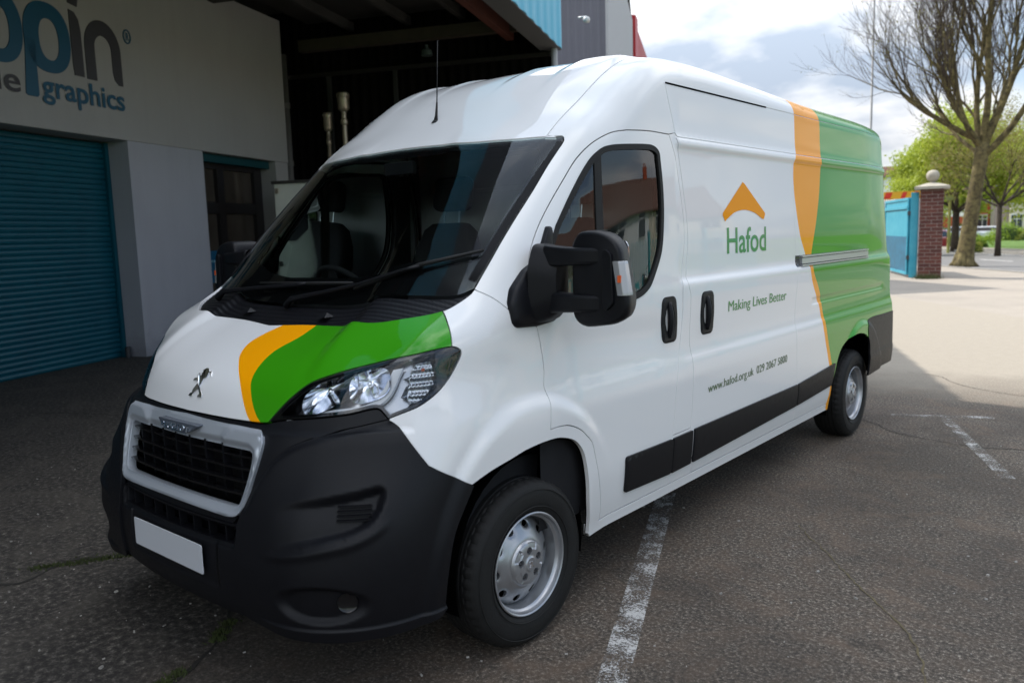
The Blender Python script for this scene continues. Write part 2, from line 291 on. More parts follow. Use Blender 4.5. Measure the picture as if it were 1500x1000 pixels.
CV = dict(
 ws_side=('T',[(.855,.481),(.856,.366),(.863,.238),(.864,.101),(.865,-.007),(.867,-.093),(.871,-.138)]), 
 cowl_rear=('T',[(.020,-.460),(.307,-.431),(.603,-.434),(.745,-.357),(.835,-.273),(.861,-.204),(.872,-.158)]), 
 ws_top=('T',[(.032,.346),(.263,.345),(.471,.350),(.634,.392),(.746,.441),(.815,.472)]), 
 bon_front=('B',[(-.000,-.964),(.298,-.951),(.475,-.933),(.633,-.907),(.680,-.889)]), 
 bon_lamp=('B',[(.683,-.879),(.658,-.770),(.637,-.647),(.634,-.550),(.672,-.462),(.712,-.393),(.760,-.327),(.828,-.239),(.864,-.125)]), 
 bon_side=('B',[(.864,-.125),(.733,-.087),(.652,-.058)]), 
 lamp_out=('D',[(.340,1.250),(.360,1.243),(.372,1.234),(.374,1.220),(.343,1.165),(.315,1.130),(.277,1.096),(.210,1.058),(.152,1.038),(.106,1.022)]), 
 lamp_low=('D',[(.100,1.023),(.085,1.042),(.069,1.056),(-.034,1.041),(-.145,1.029),(-.259,1.018),(-.316,1.006)]), 
 seam=('D',[(.104,1.015),(.120,1.005),(.137,.990),(.180,.928),(.228,.860)]), 
 seam2=('D',[(.228,.860),(.257,.841),(.306,.809),(.385,.759)]), 
 arch=('S',[(-.348,.760),(-.249,.785),(-.135,.804),(-.054,.818),(.034,.825),(.094,.826),(.152,.823),(.215,.808),(.261,.789),(.299,.758),(.327,.717),(.345,.659),(.357,.596),(.372,.494),(.392,.397),(.397,.331)]), 
 archgap=('S',[(.105,.868),(.163,.868),(.217,.862),(.263,.847),(.310,.823),(.349,.791),(.389,.753),(.426,.651),(.458,.537),(.480,.445),(.486,.378)]), 
 door_f1=('D',[(.599,1.338),(.621,1.327),(.668,1.308)]), 
 door_fr_up=('S',[(.811,2.086),(.718,2.073),(.654,2.054),(.564,2.014),(.479,1.954),(.385,1.866),(.274,1.758),(.193,1.671),(.141,1.604),(.103,1.539),(.088,1.486),(.083,1.433),(.080,1.367),(.096,1.275)]), 
 door_fr_lo=('S',[(.096,1.275),(.110,1.216),(.125,1.100),(.117,1.035),(.126,.994),(.114,.940),(.105,.868)]), 
 door_top=('S',[(.811,2.086),(.989,2.095),(1.180,2.093)]), 
 door_rear=('S',[(1.180,2.093),(1.224,2.005),(1.250,1.931),(1.286,1.758),(1.298,1.590),(1.248,1.361),(1.241,1.218),(1.212,1.074),(1.147,.889),(1.117,.695),(1.099,.622)]), 
 slide_f=('S',[(1.235,2.104),(1.259,2.033),(1.307,1.826),(1.334,1.589),(1.302,1.358),(1.319,1.310),(1.313,1.062),(1.322,1.001),(1.302,.704),(1.290,.631),(1.339,.384)]), 
 slide_r=('S',[(2.749,2.076),(2.756,1.770),(2.768,1.425),(2.724,.947),(2.748,.495)]), 
 pil_seam=('U',[(1.003,.949),(1.024,.888)]), 
 wingseam=('D',[(.450,1.437),(.487,1.420),(.524,1.399),(.562,1.369),(.599,1.338)]), 
 ditch=('T',[(.777,.467),(.755,.644),(.742,.850),(.729,1.009)]), 
 cabseam=('S',[(1.166,2.355),(1.188,2.268),(1.217,2.183),(1.242,2.104)]), 
 win_out=('S',[(.275,1.670),(.391,1.803),(.528,1.943),(.575,1.976),(.625,2.000),(.686,2.013),(.762,2.021),(.866,2.028),(.950,2.032),(1.012,2.031),(1.053,2.019),(1.075,2.000),(1.081,1.967),(1.099,1.815),(1.095,1.673),(1.062,1.530),(.958,1.392),(.908,1.358),(.846,1.335),(.767,1.322)]), 
 rear_arch=('S',[(3.412,.501),(3.460,.579),(3.513,.673),(3.593,.747),(3.738,.798),(3.864,.819),(4.003,.812),(4.120,.781),(4.184,.728),(4.200,.616),(4.202,.467)]), 
 rear_bump=('S',[(4.766,.900),(4.297,.907),(4.143,.841),(4.184,.728),(4.200,.616),(4.207,.456),(4.605,.481),(4.738,.698)]), 
 yel1=('S',[(2.993,2.428),(2.773,2.077),(2.757,2.005),(2.764,1.856),(2.807,1.684),(2.850,1.575),(2.947,1.439),(3.020,1.269),(3.171,1.083),(3.220,.914),(3.312,.711),(3.386,.553),(3.390,.402)]), 
 grn=('S',[(3.244,2.048),(3.216,1.866),(3.149,1.683),(3.071,1.503),(3.045,1.431),(3.040,1.345),(3.158,1.200),(3.224,1.078),(3.287,.883),(3.384,.677),(3.456,.517)]), 
 bon_y=('B',[(.072,-.220),(.040,-.285),(.029,-.359),(.062,-.441),(.152,-.538),(.272,-.649),(.416,-.792),(.499,-.871),(.575,-.930)]), 
 bon_g=('B',[(.242,-.202),(.250,-.279),(.235,-.398),(.267,-.512),(.320,-.611),(.371,-.672),(.483,-.785),(.573,-.861),(.643,-.909)]), 
 surround=('C',[(.905,1.019),(.796,.998),(.708,.982),(.617,.952),(.573,.930),(.530,.898),(.494,.852),(.457,.791),(.428,.730)]), 
 gr_out=('C',[(-.040,.991),(.122,.984),(.292,.978),(.430,.979),(.476,.977),(.484,.952),(.470,.872),(.445,.789),(.420,.717),(.397,.688),(.356,.683),(.227,.685),(.092,.689),(-.099,.696)]), 
 gr_in=('C',[(.011,.912),(.160,.912),(.331,.912),(.433,.913),(.434,.856),(.419,.785),(.399,.723),(.298,.719),(.138,.723),(-.052,.723)]), 
 recess=('C',[(.495,.679),(.553,.738),(.608,.762),(.725,.787),(.823,.804),(.898,.816),(.916,.801),(.909,.745),(.882,.702),(.833,.672),(.740,.647),(.623,.618),(.532,.602)]), 
 vent=('C',[(.777,.757),(.883,.759),(.877,.733),(.860,.712),(.770,.702),(.760,.709)]), 
 fog=('C',[(.782,.485),(.807,.490),(.823,.462),(.820,.425),(.799,.398),(.784,.419)]), 
 lip=('C',[(.533,.324),(.628,.341),(.720,.347),(.852,.365),(.981,.367),(1.078,.368)]), 
 bump_arch=('C',[(1.193,.757),(1.159,.696),(1.119,.612),(1.090,.468),(1.073,.337)]), 
 bump_low=('F',[(-.485,.376),(-.133,.349),(.110,.343),(.438,.347),(.512,.348)]), 
 handle1=('S',[(1.043,1.292),(1.066,1.315),(1.122,1.317),(1.180,1.303),(1.195,1.250),(1.189,1.158),(1.152,1.105),(1.049,1.089),(1.035,1.152),(1.031,1.242)]), 
 handle2=('S',[(1.430,1.295),(1.463,1.313),(1.502,1.315),(1.556,1.298),(1.578,1.241),(1.578,1.154),(1.540,1.102),(1.448,1.088),(1.425,1.157),(1.420,1.242)]), 
 logo_tri=('S',[(1.984,1.889),(2.028,1.873),(2.298,1.712),(2.260,1.687),(2.142,1.721),(2.009,1.734),(1.880,1.721),(1.755,1.684),(1.736,1.712),(1.941,1.870)]), 
 hafod=('S',[(1.784,1.503),(1.788,1.649),(2.302,1.501),(2.305,1.654)]), 
 making=('S',[(1.752,1.178),(1.747,1.244),(2.570,1.179),(2.564,1.234)]), 
 www=('S',[(1.485,.787),(1.485,.824),(2.559,.794),(2.557,.841)]), 
 rail=('S',[(2.768,1.442),(4.268,1.446),(4.227,1.378),(2.747,1.378)]), 
 sillline=('S',[(.416,.321),(1.276,.374),(3.172,.368)]), 
 rstrip=('S',[(3.455,.664),(3.412,.502),(.675,.624),(.695,.449)]), 
)
# ------------------------------------------------------------ panel builder: regions of the body shell cut along traced edges
def smooth_line(P, step=.012, closed=False):
    P = np.array(P, float)
    if len(P) == 2: 
        n = max(1, int(np.linalg.norm(P[1]-P[0])/step)); return P[0]+(P[1]-P[0])*np.linspace(0, 1, n+1)[:, None]
    Q = np.vstack([2*P[0]-P[1], P, 2*P[-1]-P[-2]]); o = []
    for i in range(1, len(Q)-2):
        p0, p1, p2, p3 = Q[i-1:i+3]; n = max(1, int(round(np.linalg.norm(p2-p1)/step)))
        d1 = max(np.linalg.norm(p1-p0), 1e-5)**.5; d2 = max(np.linalg.norm(p2-p1), 1e-5)**.5; d3 = max(np.linalg.norm(p3-p2), 1e-5)**.5
        m1 = (p2-p1+d2*((p1-p0)/d1-(p2-p0)/(d1+d2))) if d1 > 1e-2 else p2-p1
        m2 = (p2-p1+d2*((p3-p2)/d3-(p3-p1)/(d2+d3))) if d3 > 1e-2 else p2-p1
        for k in range(n):
            t = k/n; o.append((2*t**3-3*t*t+1)*p1+(t**3-2*t*t+t)*m1+(-2*t**3+3*t*t)*p2+(t**3-t*t)*m2)
    o.append(P[-1]); return np.array(o)
def C(name, rev=False, to=None, sub=None):
    """traced curve -> smooth 3-D points -> 2-D coords of projection `to`"""
    pr, P = CV[name]; P = P[sub] if sub is not None else P
    p2 = smooth_line(P); p3 = PR[pr].to3(p2)[0]
    if rev: p3 = p3[::-1]
    return PR[to].to2(p3) if to and to != pr else (p2[::-1] if rev else p2)
def Ln(*pts, step=.02): return smooth_line(pts, step) if len(pts) > 2 else smooth_line(pts, step)
def seglines(*pts, step=.02): return np.vstack([smooth_line((a, b), step) for a, b in zip(pts[:-1], pts[1:])])
def loop(*segs, tol=.004):
    P = np.vstack(segs); keep = [0]
    for i in range(1, len(P)):
        if np.linalg.norm(P[i]-P[keep[-1]]) > tol: keep.append(i)
    P = P[keep]
    if np.linalg.norm(P[0]-P[-1]) < tol: P = P[:-1]
    a = P; b = np.roll(P, -1, 0)
    if (a[:, 0]*b[:, 1]-b[:, 0]*a[:, 1]).sum() < 0: P = P[::-1]
    return P
def inset(P, g):
    if g == 0: return P
    t = np.roll(P, -1, 0)-np.roll(P, 1, 0); t /= np.linalg.norm(t, axis=1)[:, None]+1e-12
    return P+g*np.stack([-t[:, 1], t[:, 0]], 1)
def roundc(P, r, n=6):       # round every sharp corner of a coarse closed polygon
    P = [Vector(p) for p in P]; o = []
    for i in range(len(P)):
        a, b, c = P[i-1], P[i], P[(i+1) % len(P)]; u = (a-b); v = (c-b); rr = min(r, u.length*.45, v.length*.45)
        p, q = b+u.normalized()*rr, b+v.normalized()*rr
        for k in range(n+1):
            t = k/n; o.append((1-t)**2*p+2*t*(1-t)*b+t*t*q)
    return np.array([tuple(x) for x in o])
def dense(P, step):
    P = np.asarray(P); o = []
    for a, b in zip(P, np.roll(P, -1, 0)):
        n = max(1, int(np.ceil(np.linalg.norm(b-a)/step))); o += [a+(b-a)*k/n for k in range(n)]
    return np.array(o)
def inpoly(Q, P):
    x, y = Q[:, 0][:, None], Q[:, 1][:, None]; x1, y1 = P[:, 0], P[:, 1]; x2, y2 = np.roll(x1, -1), np.roll(y1, -1)
    c = ((y1 > y) != (y2 > y)) & (x < (x2-x1)*(y-y1)/(y2-y1+1e-15)+x1)
    return c.sum(1) % 2 == 1
def bdist(Q, P):
    A = P; B = np.roll(P, -1, 0); d = B-A; out = np.full(len(Q), 9e9)
    for k in range(0, len(Q), 2000):
        q = Q[k:k+2000]; t = np.clip(((q[:, None]-A)*d).sum(2)/((d*d).sum(1)+1e-15), 0, 1)
        out[k:k+2000] = np.linalg.norm(q[:, None]-(A+t[..., None]*d), axis=2).min(1)
    return out
def panel(name, mats, parent, pr, poly, holes=(), gap=.002, grid=(.03, .012), off=0., depth=.014, disp=None, cuts=(), slot=None, mirror=False, edge=True, seal=True, sealmat=None, flat=False):
    """mats: list of materials; slot(tri centres 3-D) -> material index.  Returns (object, mirrored object or None)"""
    pj = PR[pr]; P0 = inset(poly, gap); H = [inset(h[::-1] if (h[:, 0]*np.roll(h[:, 1], -1)-np.roll(h[:, 0], -1)*h[:, 1]).sum() > 0 else h, gap*0) for h in holes]
    lo, hi = P0.min(0), P0.max(0)
    gx, gy = np.meshgrid(np.arange(lo[0]+grid[0]/2, hi[0], grid[0]), np.arange(lo[1]+grid[1]/2, hi[1], grid[1])); G = np.stack([gx.ravel(), gy.ravel()], 1)
    G = G[inpoly(G, P0)]
    for h in H: G = G[~inpoly(G, h)]
    md = min(grid)*.45
    for b in [P0]+H: G = G[bdist(G, b) > md]
    pts = list(P0); ed = [(i, (i+1) % len(P0)) for i in range(len(P0))]
    for h in H:
        o = len(pts); pts += list(h); ed += [(o+i, o+(i+1) % len(h)) for i in range(len(h))]
    for cu in cuts:
        o = len(pts); pts += list(cu); ed += [(o+i, o+i+1) for i in range(len(cu)-1)]
        G = G[bdist(G, np.vstack([cu, cu[::-1]])) > md] if len(G) else G
    pts += list(G)
    r = delaunay_2d_cdt([Vector(p) for p in pts], ed, [], 0, 1e-6)
    V2 = np.array([tuple(v) for v in r[0]]); T = np.array([tuple(f) for f in r[2]])
    cen = V2[T].mean(1); k = inpoly(cen, P0)
    for h in H: k &= ~inpoly(cen, h)
    T = T[k]; used = np.unique(T); mp = -np.ones(len(V2), int); mp[used] = np.arange(len(used)); V2 = V2[used]; T = mp[T]
    def ev(ab):
        p, ok = pj.to3(ab); return p, ok
    def nrm(p):
        e = 1e-3; g = np.stack([phi(p+d)-phi(p-d) for d in np.eye(3)*e], 1); return g/(np.linalg.norm(g, axis=1)[:, None]+1e-12)
    V3, ok = ev(V2)
    if not ok.all(): print('PANEL', name, 'missed', (~ok).sum(), V2[~ok][:3])
    NN = nrm(V3); V3 = V3+NN*off
    if disp is not None:
        d0 = disp(V2); e = .002
        base = V3.copy(); V3 = base+NN*d0[:, None]
        Pa, _ = ev(V2+(e, 0)); Pb, _ = ev(V2+(0, e)); na, nb = nrm(Pa), nrm(Pb)
        Pa = Pa+na*(off+disp(V2+(e, 0)))[:, None]; Pb = Pb+nb*(off+disp(V2+(0, e)))[:, None]
        n_ = np.cross(Pa-V3, Pb-V3); n_ /= np.linalg.norm(n_, axis=1)[:, None]+1e-12
        n_ *= np.sign((n_*NN).sum(1))[:, None]; NN = n_
    # orient
    a, b, c = V3[T[:, 0]], V3[T[:, 1]], V3[T[:, 2]]; gn = np.cross(b-a, c-a); fl = (gn*NN[T[:, 0]]).sum(1) < 0
    if fl.mean() > .5: T = T[:, ::-1]
    mats = mats if isinstance(mats, (list, tuple)) else [mats]
    sl = slot(V3[T].mean(1), V2[T].mean(1)) if slot is not None else np.zeros(len(T), int)
    verts = list(V3); norms = list(NN); faces = [tuple(t) for t in T]; fm = list(sl)
    if edge:
        E = {}
        for fi, (i, j, k_) in enumerate(T):
            for u, v in ((i, j), (j, k_), (k_, i)): E[(u, v)] = fi
        nx = {}; pv = {}; ff = {}
        for (u, v), fi in E.items():
            if (v, u) not in E: nx[u] = v; pv[v] = u; ff[u] = fi
        rid = {}; smi = len(mats); mats = mats+[sealmat or M['seal']]
        for u in nx:
            if u not in pv: continue
            t = V3[nx[u]]-V3[pv[u]]; t /= np.linalg.norm(t)+1e-12; n = NN[u]; o = np.cross(t, n); o /= np.linalg.norm(o)+1e-12
            b0 = len(verts); p = V3[u]
            rows = [(p-n*.0008+o*.0007, n+o), (p-n*.0022+o*.0010, o), (p-n*depth+o*.0010, o)]
            if seal: rows += [(p-n*depth+o*.0010, n), (p-n*depth+o*.010, n)]
            for q, nn in rows: verts.append(q); norms.append(nn/np.linalg.norm(nn))
            rid[u] = b0
        for u, v in nx.items():
            if u not in rid or v not in rid: continue
            a0, b0 = rid[u], rid[v]; m_ = fm[ff[u]]
            faces.append((u, a0, b0, v)); fm.append(m_)
            for k_ in (0, 1): faces.append((a0+k_, a0+k_+1, b0+k_+1, b0+k_)); fm.append(m_)
            if seal: faces.append((a0+3, a0+4, b0+4, b0+3)); fm.append(smi)
    def mk(vs, ns, fs, nm):
        me = bpy.data.meshes.new(nm); me.from_pydata([tuple(v) for v in vs], [], fs)
        me.polygons.foreach_set('material_index', [int(x) for x in fm]); me.polygons.foreach_set('use_smooth', [True]*len(fs))
        for x in mats: me.materials.append(x)
        if flat is False: me.normals_split_custom_set_from_vertices([tuple(n) for n in ns])
        me.update(); o = bpy.data.objects.new(nm, me); COL.objects.link(o)
        if parent is not None: o.parent = parent
        return o
    o1 = mk(verts, norms, faces, name); o2 = None
    if mirror: o2 = mk([v*(-1, 1, 1) for v in verts], [n*(-1, 1, 1) for n in norms], [f[::-1] for f in faces], name)
    return o1, o2
def setmirror(o2, idx0=0):   # the far side of the van carries no livery
    for p in o2.data.polygons:
        if o2.data.materials[p.material_index] in (M['yellow'], M['green']): p.material_index = idx0
# ------------------------------------------------------------ the van
van = thing('van', 'long white high-roof panel van with green and orange livery, parked in the yard', 'van')
WH, YE, GR = M['white'], M['yellow'], M['green']
def sym(h):   # half outline (x>=0, from the centre line round to the centre line) -> full loop
    return loop(h, (h*(-1, 1))[::-1])
# livery regions in the side view (y,z) and on the bonnet
yl = np.vstack([[(2.80, 3.0), (2.80, 2.09)], C('yel1')[C('yel1')[:, 1] < 2.07]]); gn_ = C('grn'); gn_ = np.vstack([[(3.25, 3.0), (3.25, 2.10)], gn_[(gn_[:, 1] < 2.05)]])
yl = np.vstack([yl, [(3.372, .2)]]); gn_ = np.vstack([gn_, [(3.47, .38), (3.48, .2)]])
YP = np.vstack([yl, [(8, .2), (8, 3)]]); GP = np.vstack([gn_, [(8, .2), (8, 3)]])
def livslot(c3, c2):
    q = c3[:, 1:]; return np.where(inpoly(q, GP), 2, np.where(inpoly(q, YP), 1, 0))
LIV = [WH, YE, GR]
def clipc(c, lo, hi): return c[(c[:, 1] > lo) & (c[:, 1] < hi)]
# --- windscreen
bot = np.array([(.870, -.140), (.845, -.180), (.80, -.212), (.70, -.252), (.6, -.282), (.45, -.308), (.3, -.322), (.15, -.330), (0, -.333)])
wt = C('ws_top'); wt = np.vstack([[(0, wt[0, 1])], wt])
corner = smooth_line([(.815, .472), (.838, .484), (.853, .475), (.856, .45)], .01)
half = np.vstack([wt, corner, C('ws_side')[4:], smooth_line(bot, .02)])
WSP = sym(half)
panel('windscreen', M['wglass'], van, 'T', WSP, gap=.003, grid=(.04, .04), off=-.002, seal=False, depth=.004)
ih = roundc([(-.79, .40), (-.5, .315), (-.2, .295), (.2, .295), (.5, .315), (.79, .40), (.815, .30), (.822, -.03), (.80, -.085), (.5, -.175), (.2, -.215), (-.2, -.215), (-.5, -.175), (-.80, -.085), (-.822, -.03), (-.815, .30)], .03)
panel('windscreen_frit', M['gloss'], van, 'T', WSP, holes=[dense(ih, .02)], gap=.006, grid=(.04, .04), off=-.007, edge=False)
# --- cowl
cr = C('cowl_rear'); cr = np.vstack([[(0, cr[0, 1]-.002)], cr[cr[:, 0] > .05]])
cowlp = sym(np.vstack([smooth_line(bot[::-1], .02)+(0, -.004), cr[::-1]]))
rib = lambda ab: -.012*np.ones(len(ab))+.0015*np.sin((ab[:, 1]-.1*ab[:, 0]**2)*300)
panel('cowl', M['plastic'], van, 'T', cowlp, gap=.002, grid=(.02, .006), disp=rib)
# --- bonnet
bf = C('bon_front'); bf[0, 0] = 0; bs = C('bon_lamp'); sd = C('bon_side')
crB = PR['B'].to2(PR['T'].to3(cr)[0])
halfB = np.vstack([bf, bs, sd, crB[cr[:, 0] < .828][::-1]])
by, bg = C('bon_y'), C('bon_g')
by = np.vstack([by[0]+(.02, .06), by, by[-1]+(.03, -.05)]); bg = np.vstack([bg[0]+(.0, .12), bg, bg[-1]+(.03, -.04)])
BY = np.vstack([by, [(3, -1.0), (3, .3), (.1, .3)]]); BG = np.vstack([bg, [(3, -1.0), (3, .3), (.24, .3)]])
panel('bonnet', LIV, van, 'B', sym(halfB), gap=.003, grid=(.016, .016), cuts=[by, bg], slot=lambda c3, c2: np.where(inpoly(c2, BG), 2, np.where(inpoly(c2, BY), 1, 0)), depth=.02)
# --- roof and roof sides
YRr = lambda z: YR(z)-.022
ydr = YRr(2.42)
rt_ = np.vstack([wt, [(.772, .455)]]); rt_ = rt_[(rt_[:, 0] < .765) | (rt_[:, 0] > .771)]
rp = sym(np.vstack([rt_, seglines((.772, .455), (.772, ydr), (0, ydr), step=.03)]))
panel('roof', LIV, van, 'T', rp, gap=.003, grid=(.03, .03), cuts=[seglines((-.9, 2.80), (.9, 2.80), step=.03), seglines((-.9, 3.25), (.9, 3.25), step=.03)], slot=livslot, sealmat=WH, depth=.006)
U = PR['U']; S = PR['S']; T_ = PR['T']; D_ = PR['D']; Cc = PR['C']; K_ = PR['K']
def tU(pr, P): return U.to2(PR[pr].to3(np.asarray(P))[0])
gut = seglines((4.86, 2.335), (1.172, 2.335), step=.03)
rearS = lambda z0, z1: np.stack([YRr(np.linspace(z0, z1, 60)), np.linspace(z0, z1, 60)], 1)
cs = C('cabseam'); ws_s = C('ws_side')[4:][::-1]
dfu = C('door_fr_up'); dt = C('door_top')
rz = np.linspace(2.40, 2.335, 8)
ws1 = C('wingseam')
pil = loop(tU('T', ws_s), tU('T', corner[::-1][:-2]), tU('T', [(.80, .468), (.776, .462)]), tU('T', seglines((.776, .50), (.776, ydr), step=.03)),
           U.to2(S.to3(np.stack([YRr(rz), rz], 1))[0]), tU('S', gut[gut[:, 0] < YRr(2.335)]), tU('S', cs), tU('S', dt[::-1]), tU('S', dfu), tU('D', ws1[::-1]))
def Ucut(y): return tU('T', [(.70+.02*i, y) for i in range(11)])
def scut(y):
    a = T_.to3(np.array([(x, y) for x in np.linspace(.74, .90, 12)]))[0]; b = S.to3(np.array([(y, z) for z in np.linspace(2.42, 2.28, 12)]))[0]
    return U.to2(np.vstack([a[a[:, 2] > 2.425], b]))
o1, o2 = panel('roof_side', LIV, van, 'U', pil, gap=.0025, grid=(.03, .016), cuts=[scut(2.80), scut(3.25)], slot=livslot, mirror=True, depth=.012); setmirror(o2)
up_ = loop(cs, np.vstack([seglines((1.247, 2.088), (YRr(2.088), 2.088), step=.03)]), rearS(2.088, 2.335), seglines((YRr(2.335), 2.335), (1.172, 2.335), step=.03))
up_ = loop(cs[::1], seglines(tuple(cs[-1]), (1.26, 2.088), (YRr(2.088), 2.088), step=.03), rearS(2.088, 2.333), seglines((YRr(2.333), 2.333), (cs[0, 0], 2.333), step=.03))
ycut, gcut = yl, gn_
def ccut(c): return np.vstack([smooth_line((a, b), .03) for a, b in zip(c[:-1], c[1:])])
o1, o2 = panel('upper_side_panel', LIV, van, 'S', up_, gap=.002, grid=(.06, .02), cuts=[seglines((2.80, 2.0), (2.80, 2.5), step=.02), seglines((3.25, 2.0), (3.25, 2.5), step=.02)], slot=livslot, mirror=True, sealmat=WH, depth=.004); setmirror(o2)
# --- wings
lo_, sm1, sm2, ar, ag = C('lamp_out', to='D'), C('seam', to='D'), C('seam2', to='D'), C('arch', to='D'), C('archgap', to='D')
crD = D_.to2(T_.to3(cr)[0]); k_ = cr[:, 0] > .834
df_lo = C('door_fr_lo'); dfl = C('door_fr_lo', to='D')
wingp = loop(C('bon_side', rev=True, to='D'), lo_, sm1, sm2, ar, ag[::-1], dfl[::-1], ws1[::-1], crD[k_][::-1])
w1, w2 = panel('front_wing', WH, van, 'D', wingp, gap=.0025, grid=(.016, .016), mirror=True, depth=.018)
# --- front doors
dr = C('door_rear')
doorp = loop(dt, dr, seglines((1.098, .622), (1.10, .377), (.487, .377), step=.02), C('archgap')[::-1], df_lo[::-1], dfu[::-1])
wo = C('win_out'); wo = np.vstack([wo, smooth_line([(.762, 1.323), (.55, 1.318), (.35, 1.325), (.20, 1.345), (.155, 1.38), (.16, 1.45), (.20, 1.55), (.275, 1.670)], .02)])
winp = loop(wo)
dent = lambda ab: 0*ab[:, 0]-.008*np.exp(-((ab[:, 1]-1.17+.03*(ab[:, 0]-.1))/.10)**2)*sst(.12, .3, ab[:, 0])*(1-sst(.95, 1.1, ab[:, 0]))
doors = panel('front_door', WH, van, 'S', doorp, holes=[winp], gap=.003, grid=(.03, .014), mirror=True, depth=.02, disp=dent)
for d_, mir in zip(doors, (False, True)):
    def side(nm, mt, poly, **k):
        a, b = panel(nm, mt, d_, 'S', poly, mirror=True, **k); keep, kill = (b, a) if mir else (a, b)
        bpy.data.objects.remove(kill); return keep
    inn = inset(winp, .024)
    side('window_seal', M['rubber'], winp, holes=[inn], gap=.0, grid=(.05, .05), off=.003, seal=False, depth=.02)
    pa, pb = (.545, .585)     # the divider between quarter light and window
    qw = inn[inn[:, 0] < pa+.035*0+(inn[:, 1]-1.35)*.02]; mw = inn[inn[:, 0] > pb+(inn[:, 1]-1.35)*.02]
    side('quarter_window', M['sglass'], inset(loop(dense(qw, .03)), -.004), gap=0, grid=(.08, .08), off=-.004, edge=False)
    side('door_window', M['sglass'], inset(loop(dense(mw, .03)), -.004), gap=0, grid=(.08, .08), off=-.007, edge=False)
    side('window_divider', M['rubber'], loop(seglines((pa-.006, 1.345), (pb+.006, 1.345), (pb+.018, 1.968), (pa+.010, 1.945), (pa-.006, 1.345), step=.03)), gap=0, grid=(.05, .05), off=.001, seal=False, depth=.015)
# --- pillars, sliding door, rear side
sf = C('slide_f'); zc_ = .63
bp = loop(dr, seglines((1.098, .63), (1.288, .63), step=.02), sf[sf[:, 1] > .632][::-1])
panel('pillar_panel', WH, van, 'S', bp, gap=.0025, grid=(.03, .014), mirror=True)
panel('fuel_flap', WH, van, 'S', loop(seglines((1.098, .628), (1.100, .377), (1.335, .377), step=.02), sf[sf[:, 1] < .629][::-1][sf[sf[:, 1] < .629][::-1][:, 1] > .38], [(1.288, .628)]), gap=.002, grid=(.03, .02), mirror=True)
sr = C('slide_r'); sr = sr[sr[:, 1] < 2.076]
sdp = loop(sf[sf[:, 1] > .38], seglines((1.338, .377), (2.748, .377), step=.03), sr[::-1][(sr[::-1][:, 1] > .38)], seglines((2.765, 2.084), (1.242, 2.084), step=.03))
o1, o2 = panel('sliding_door', LIV, van, 'S', sdp, gap=.0035, grid=(.05, .009), cuts=[ccut(clipc(yl, 1.7, 2.2))], slot=livslot, mirror=True); setmirror(o2)
ra = C('rear_arch'); rb = C('rear_bump')
rtop = smooth_line([(4.155, .765), (4.143, .841), (4.175, .885), (4.298, .905), (4.6, .903), (4.9668, .900)], .02)
rsp = loop(sr[(sr[:, 1] > .38)], seglines((2.748, .377), (3.375, .377), step=.03), ra[(ra[:, 0] < 4.15)], rtop, rearS(.902, 2.084), seglines((YRr(2.084), 2.084), (2.765, 2.084), step=.03))
groove = lambda ab: -.006*np.exp(-(np.abs(ab[:, 1]-1.135)/.022)**4)*sst(3.0, 3.06, ab[:, 0])*(1-sst(4.62, 4.68, ab[:, 0]))
o1, o2 = panel('rear_side_panel', LIV, van, 'S', rsp, gap=.002, grid=(.03, .009), cuts=[ccut(clipc(yl, .2, 2.2)), ccut(clipc(gn_, .2, 2.2))], slot=livslot, mirror=True, disp=groove); setmirror(o2)
silp = loop(seglines((.405, .325), (.40, .373), (3.372, .373), (3.415, .500), (3.425, .49), (3.42, .325), (.405, .325), step=.03))
o1, o2 = panel('sill', LIV, van, 'S', silp, gap=.0015, grid=(.05, .02), cuts=[seglines((3.372, .2), (3.372, .374), step=.03)], slot=livslot, mirror=True, depth=.03); setmirror(o2)
bmp = loop(rtop, seglines((4.9668, .900), (4.9675, .47), (4.6, .47), (4.21, .455), step=.03), ra[::-1][(ra[::-1][:, 1] < .76) & (ra[::-1][:, 0] > 4.1)])
bl = lambda ab: .006*sst(.62, .60, ab[:, 1])*0+.004*(1-sst(.60, .64, ab[:, 1]))
panel('rear_bumper_corner', M['plastic'], van, 'S', bmp, gap=.002, grid=(.03, .02), off=.004, mirror=True, disp=bl)
# --- rear face
def rx(z): 
    q = S.to3(np.array([(YRr(z)+.004, z)]))[0][0]; return q[0]
zs = np.linspace(.905, 2.36, 30); edge_ = np.array([(rx(z), z) for z in zs])
top_ = np.array([(.86, 2.40), (.80, 2.425), (.5, 2.43), (0, 2.435)])
kp = sym(np.vstack([[(0, .90)], seglines((0, .90), (edge_[0, 0], .90), step=.04)[1:], edge_, top_])*(1, 1))
panel('rear_doors', LIV, van, 'K', kp, gap=.003, grid=(.06, .04), slot=lambda a, b: np.where(b[:, 0] < 0, 2, 2), depth=.02)
kb = sym(np.vstack([seglines((0, .895), (rx(.88), .895), (rx(.5), .48), (0, .42), step=.04)]))
panel('rear_bumper', M['plastic'], van, 'K', kb, gap=.003, grid=(.06, .04), off=.012, depth=.03)
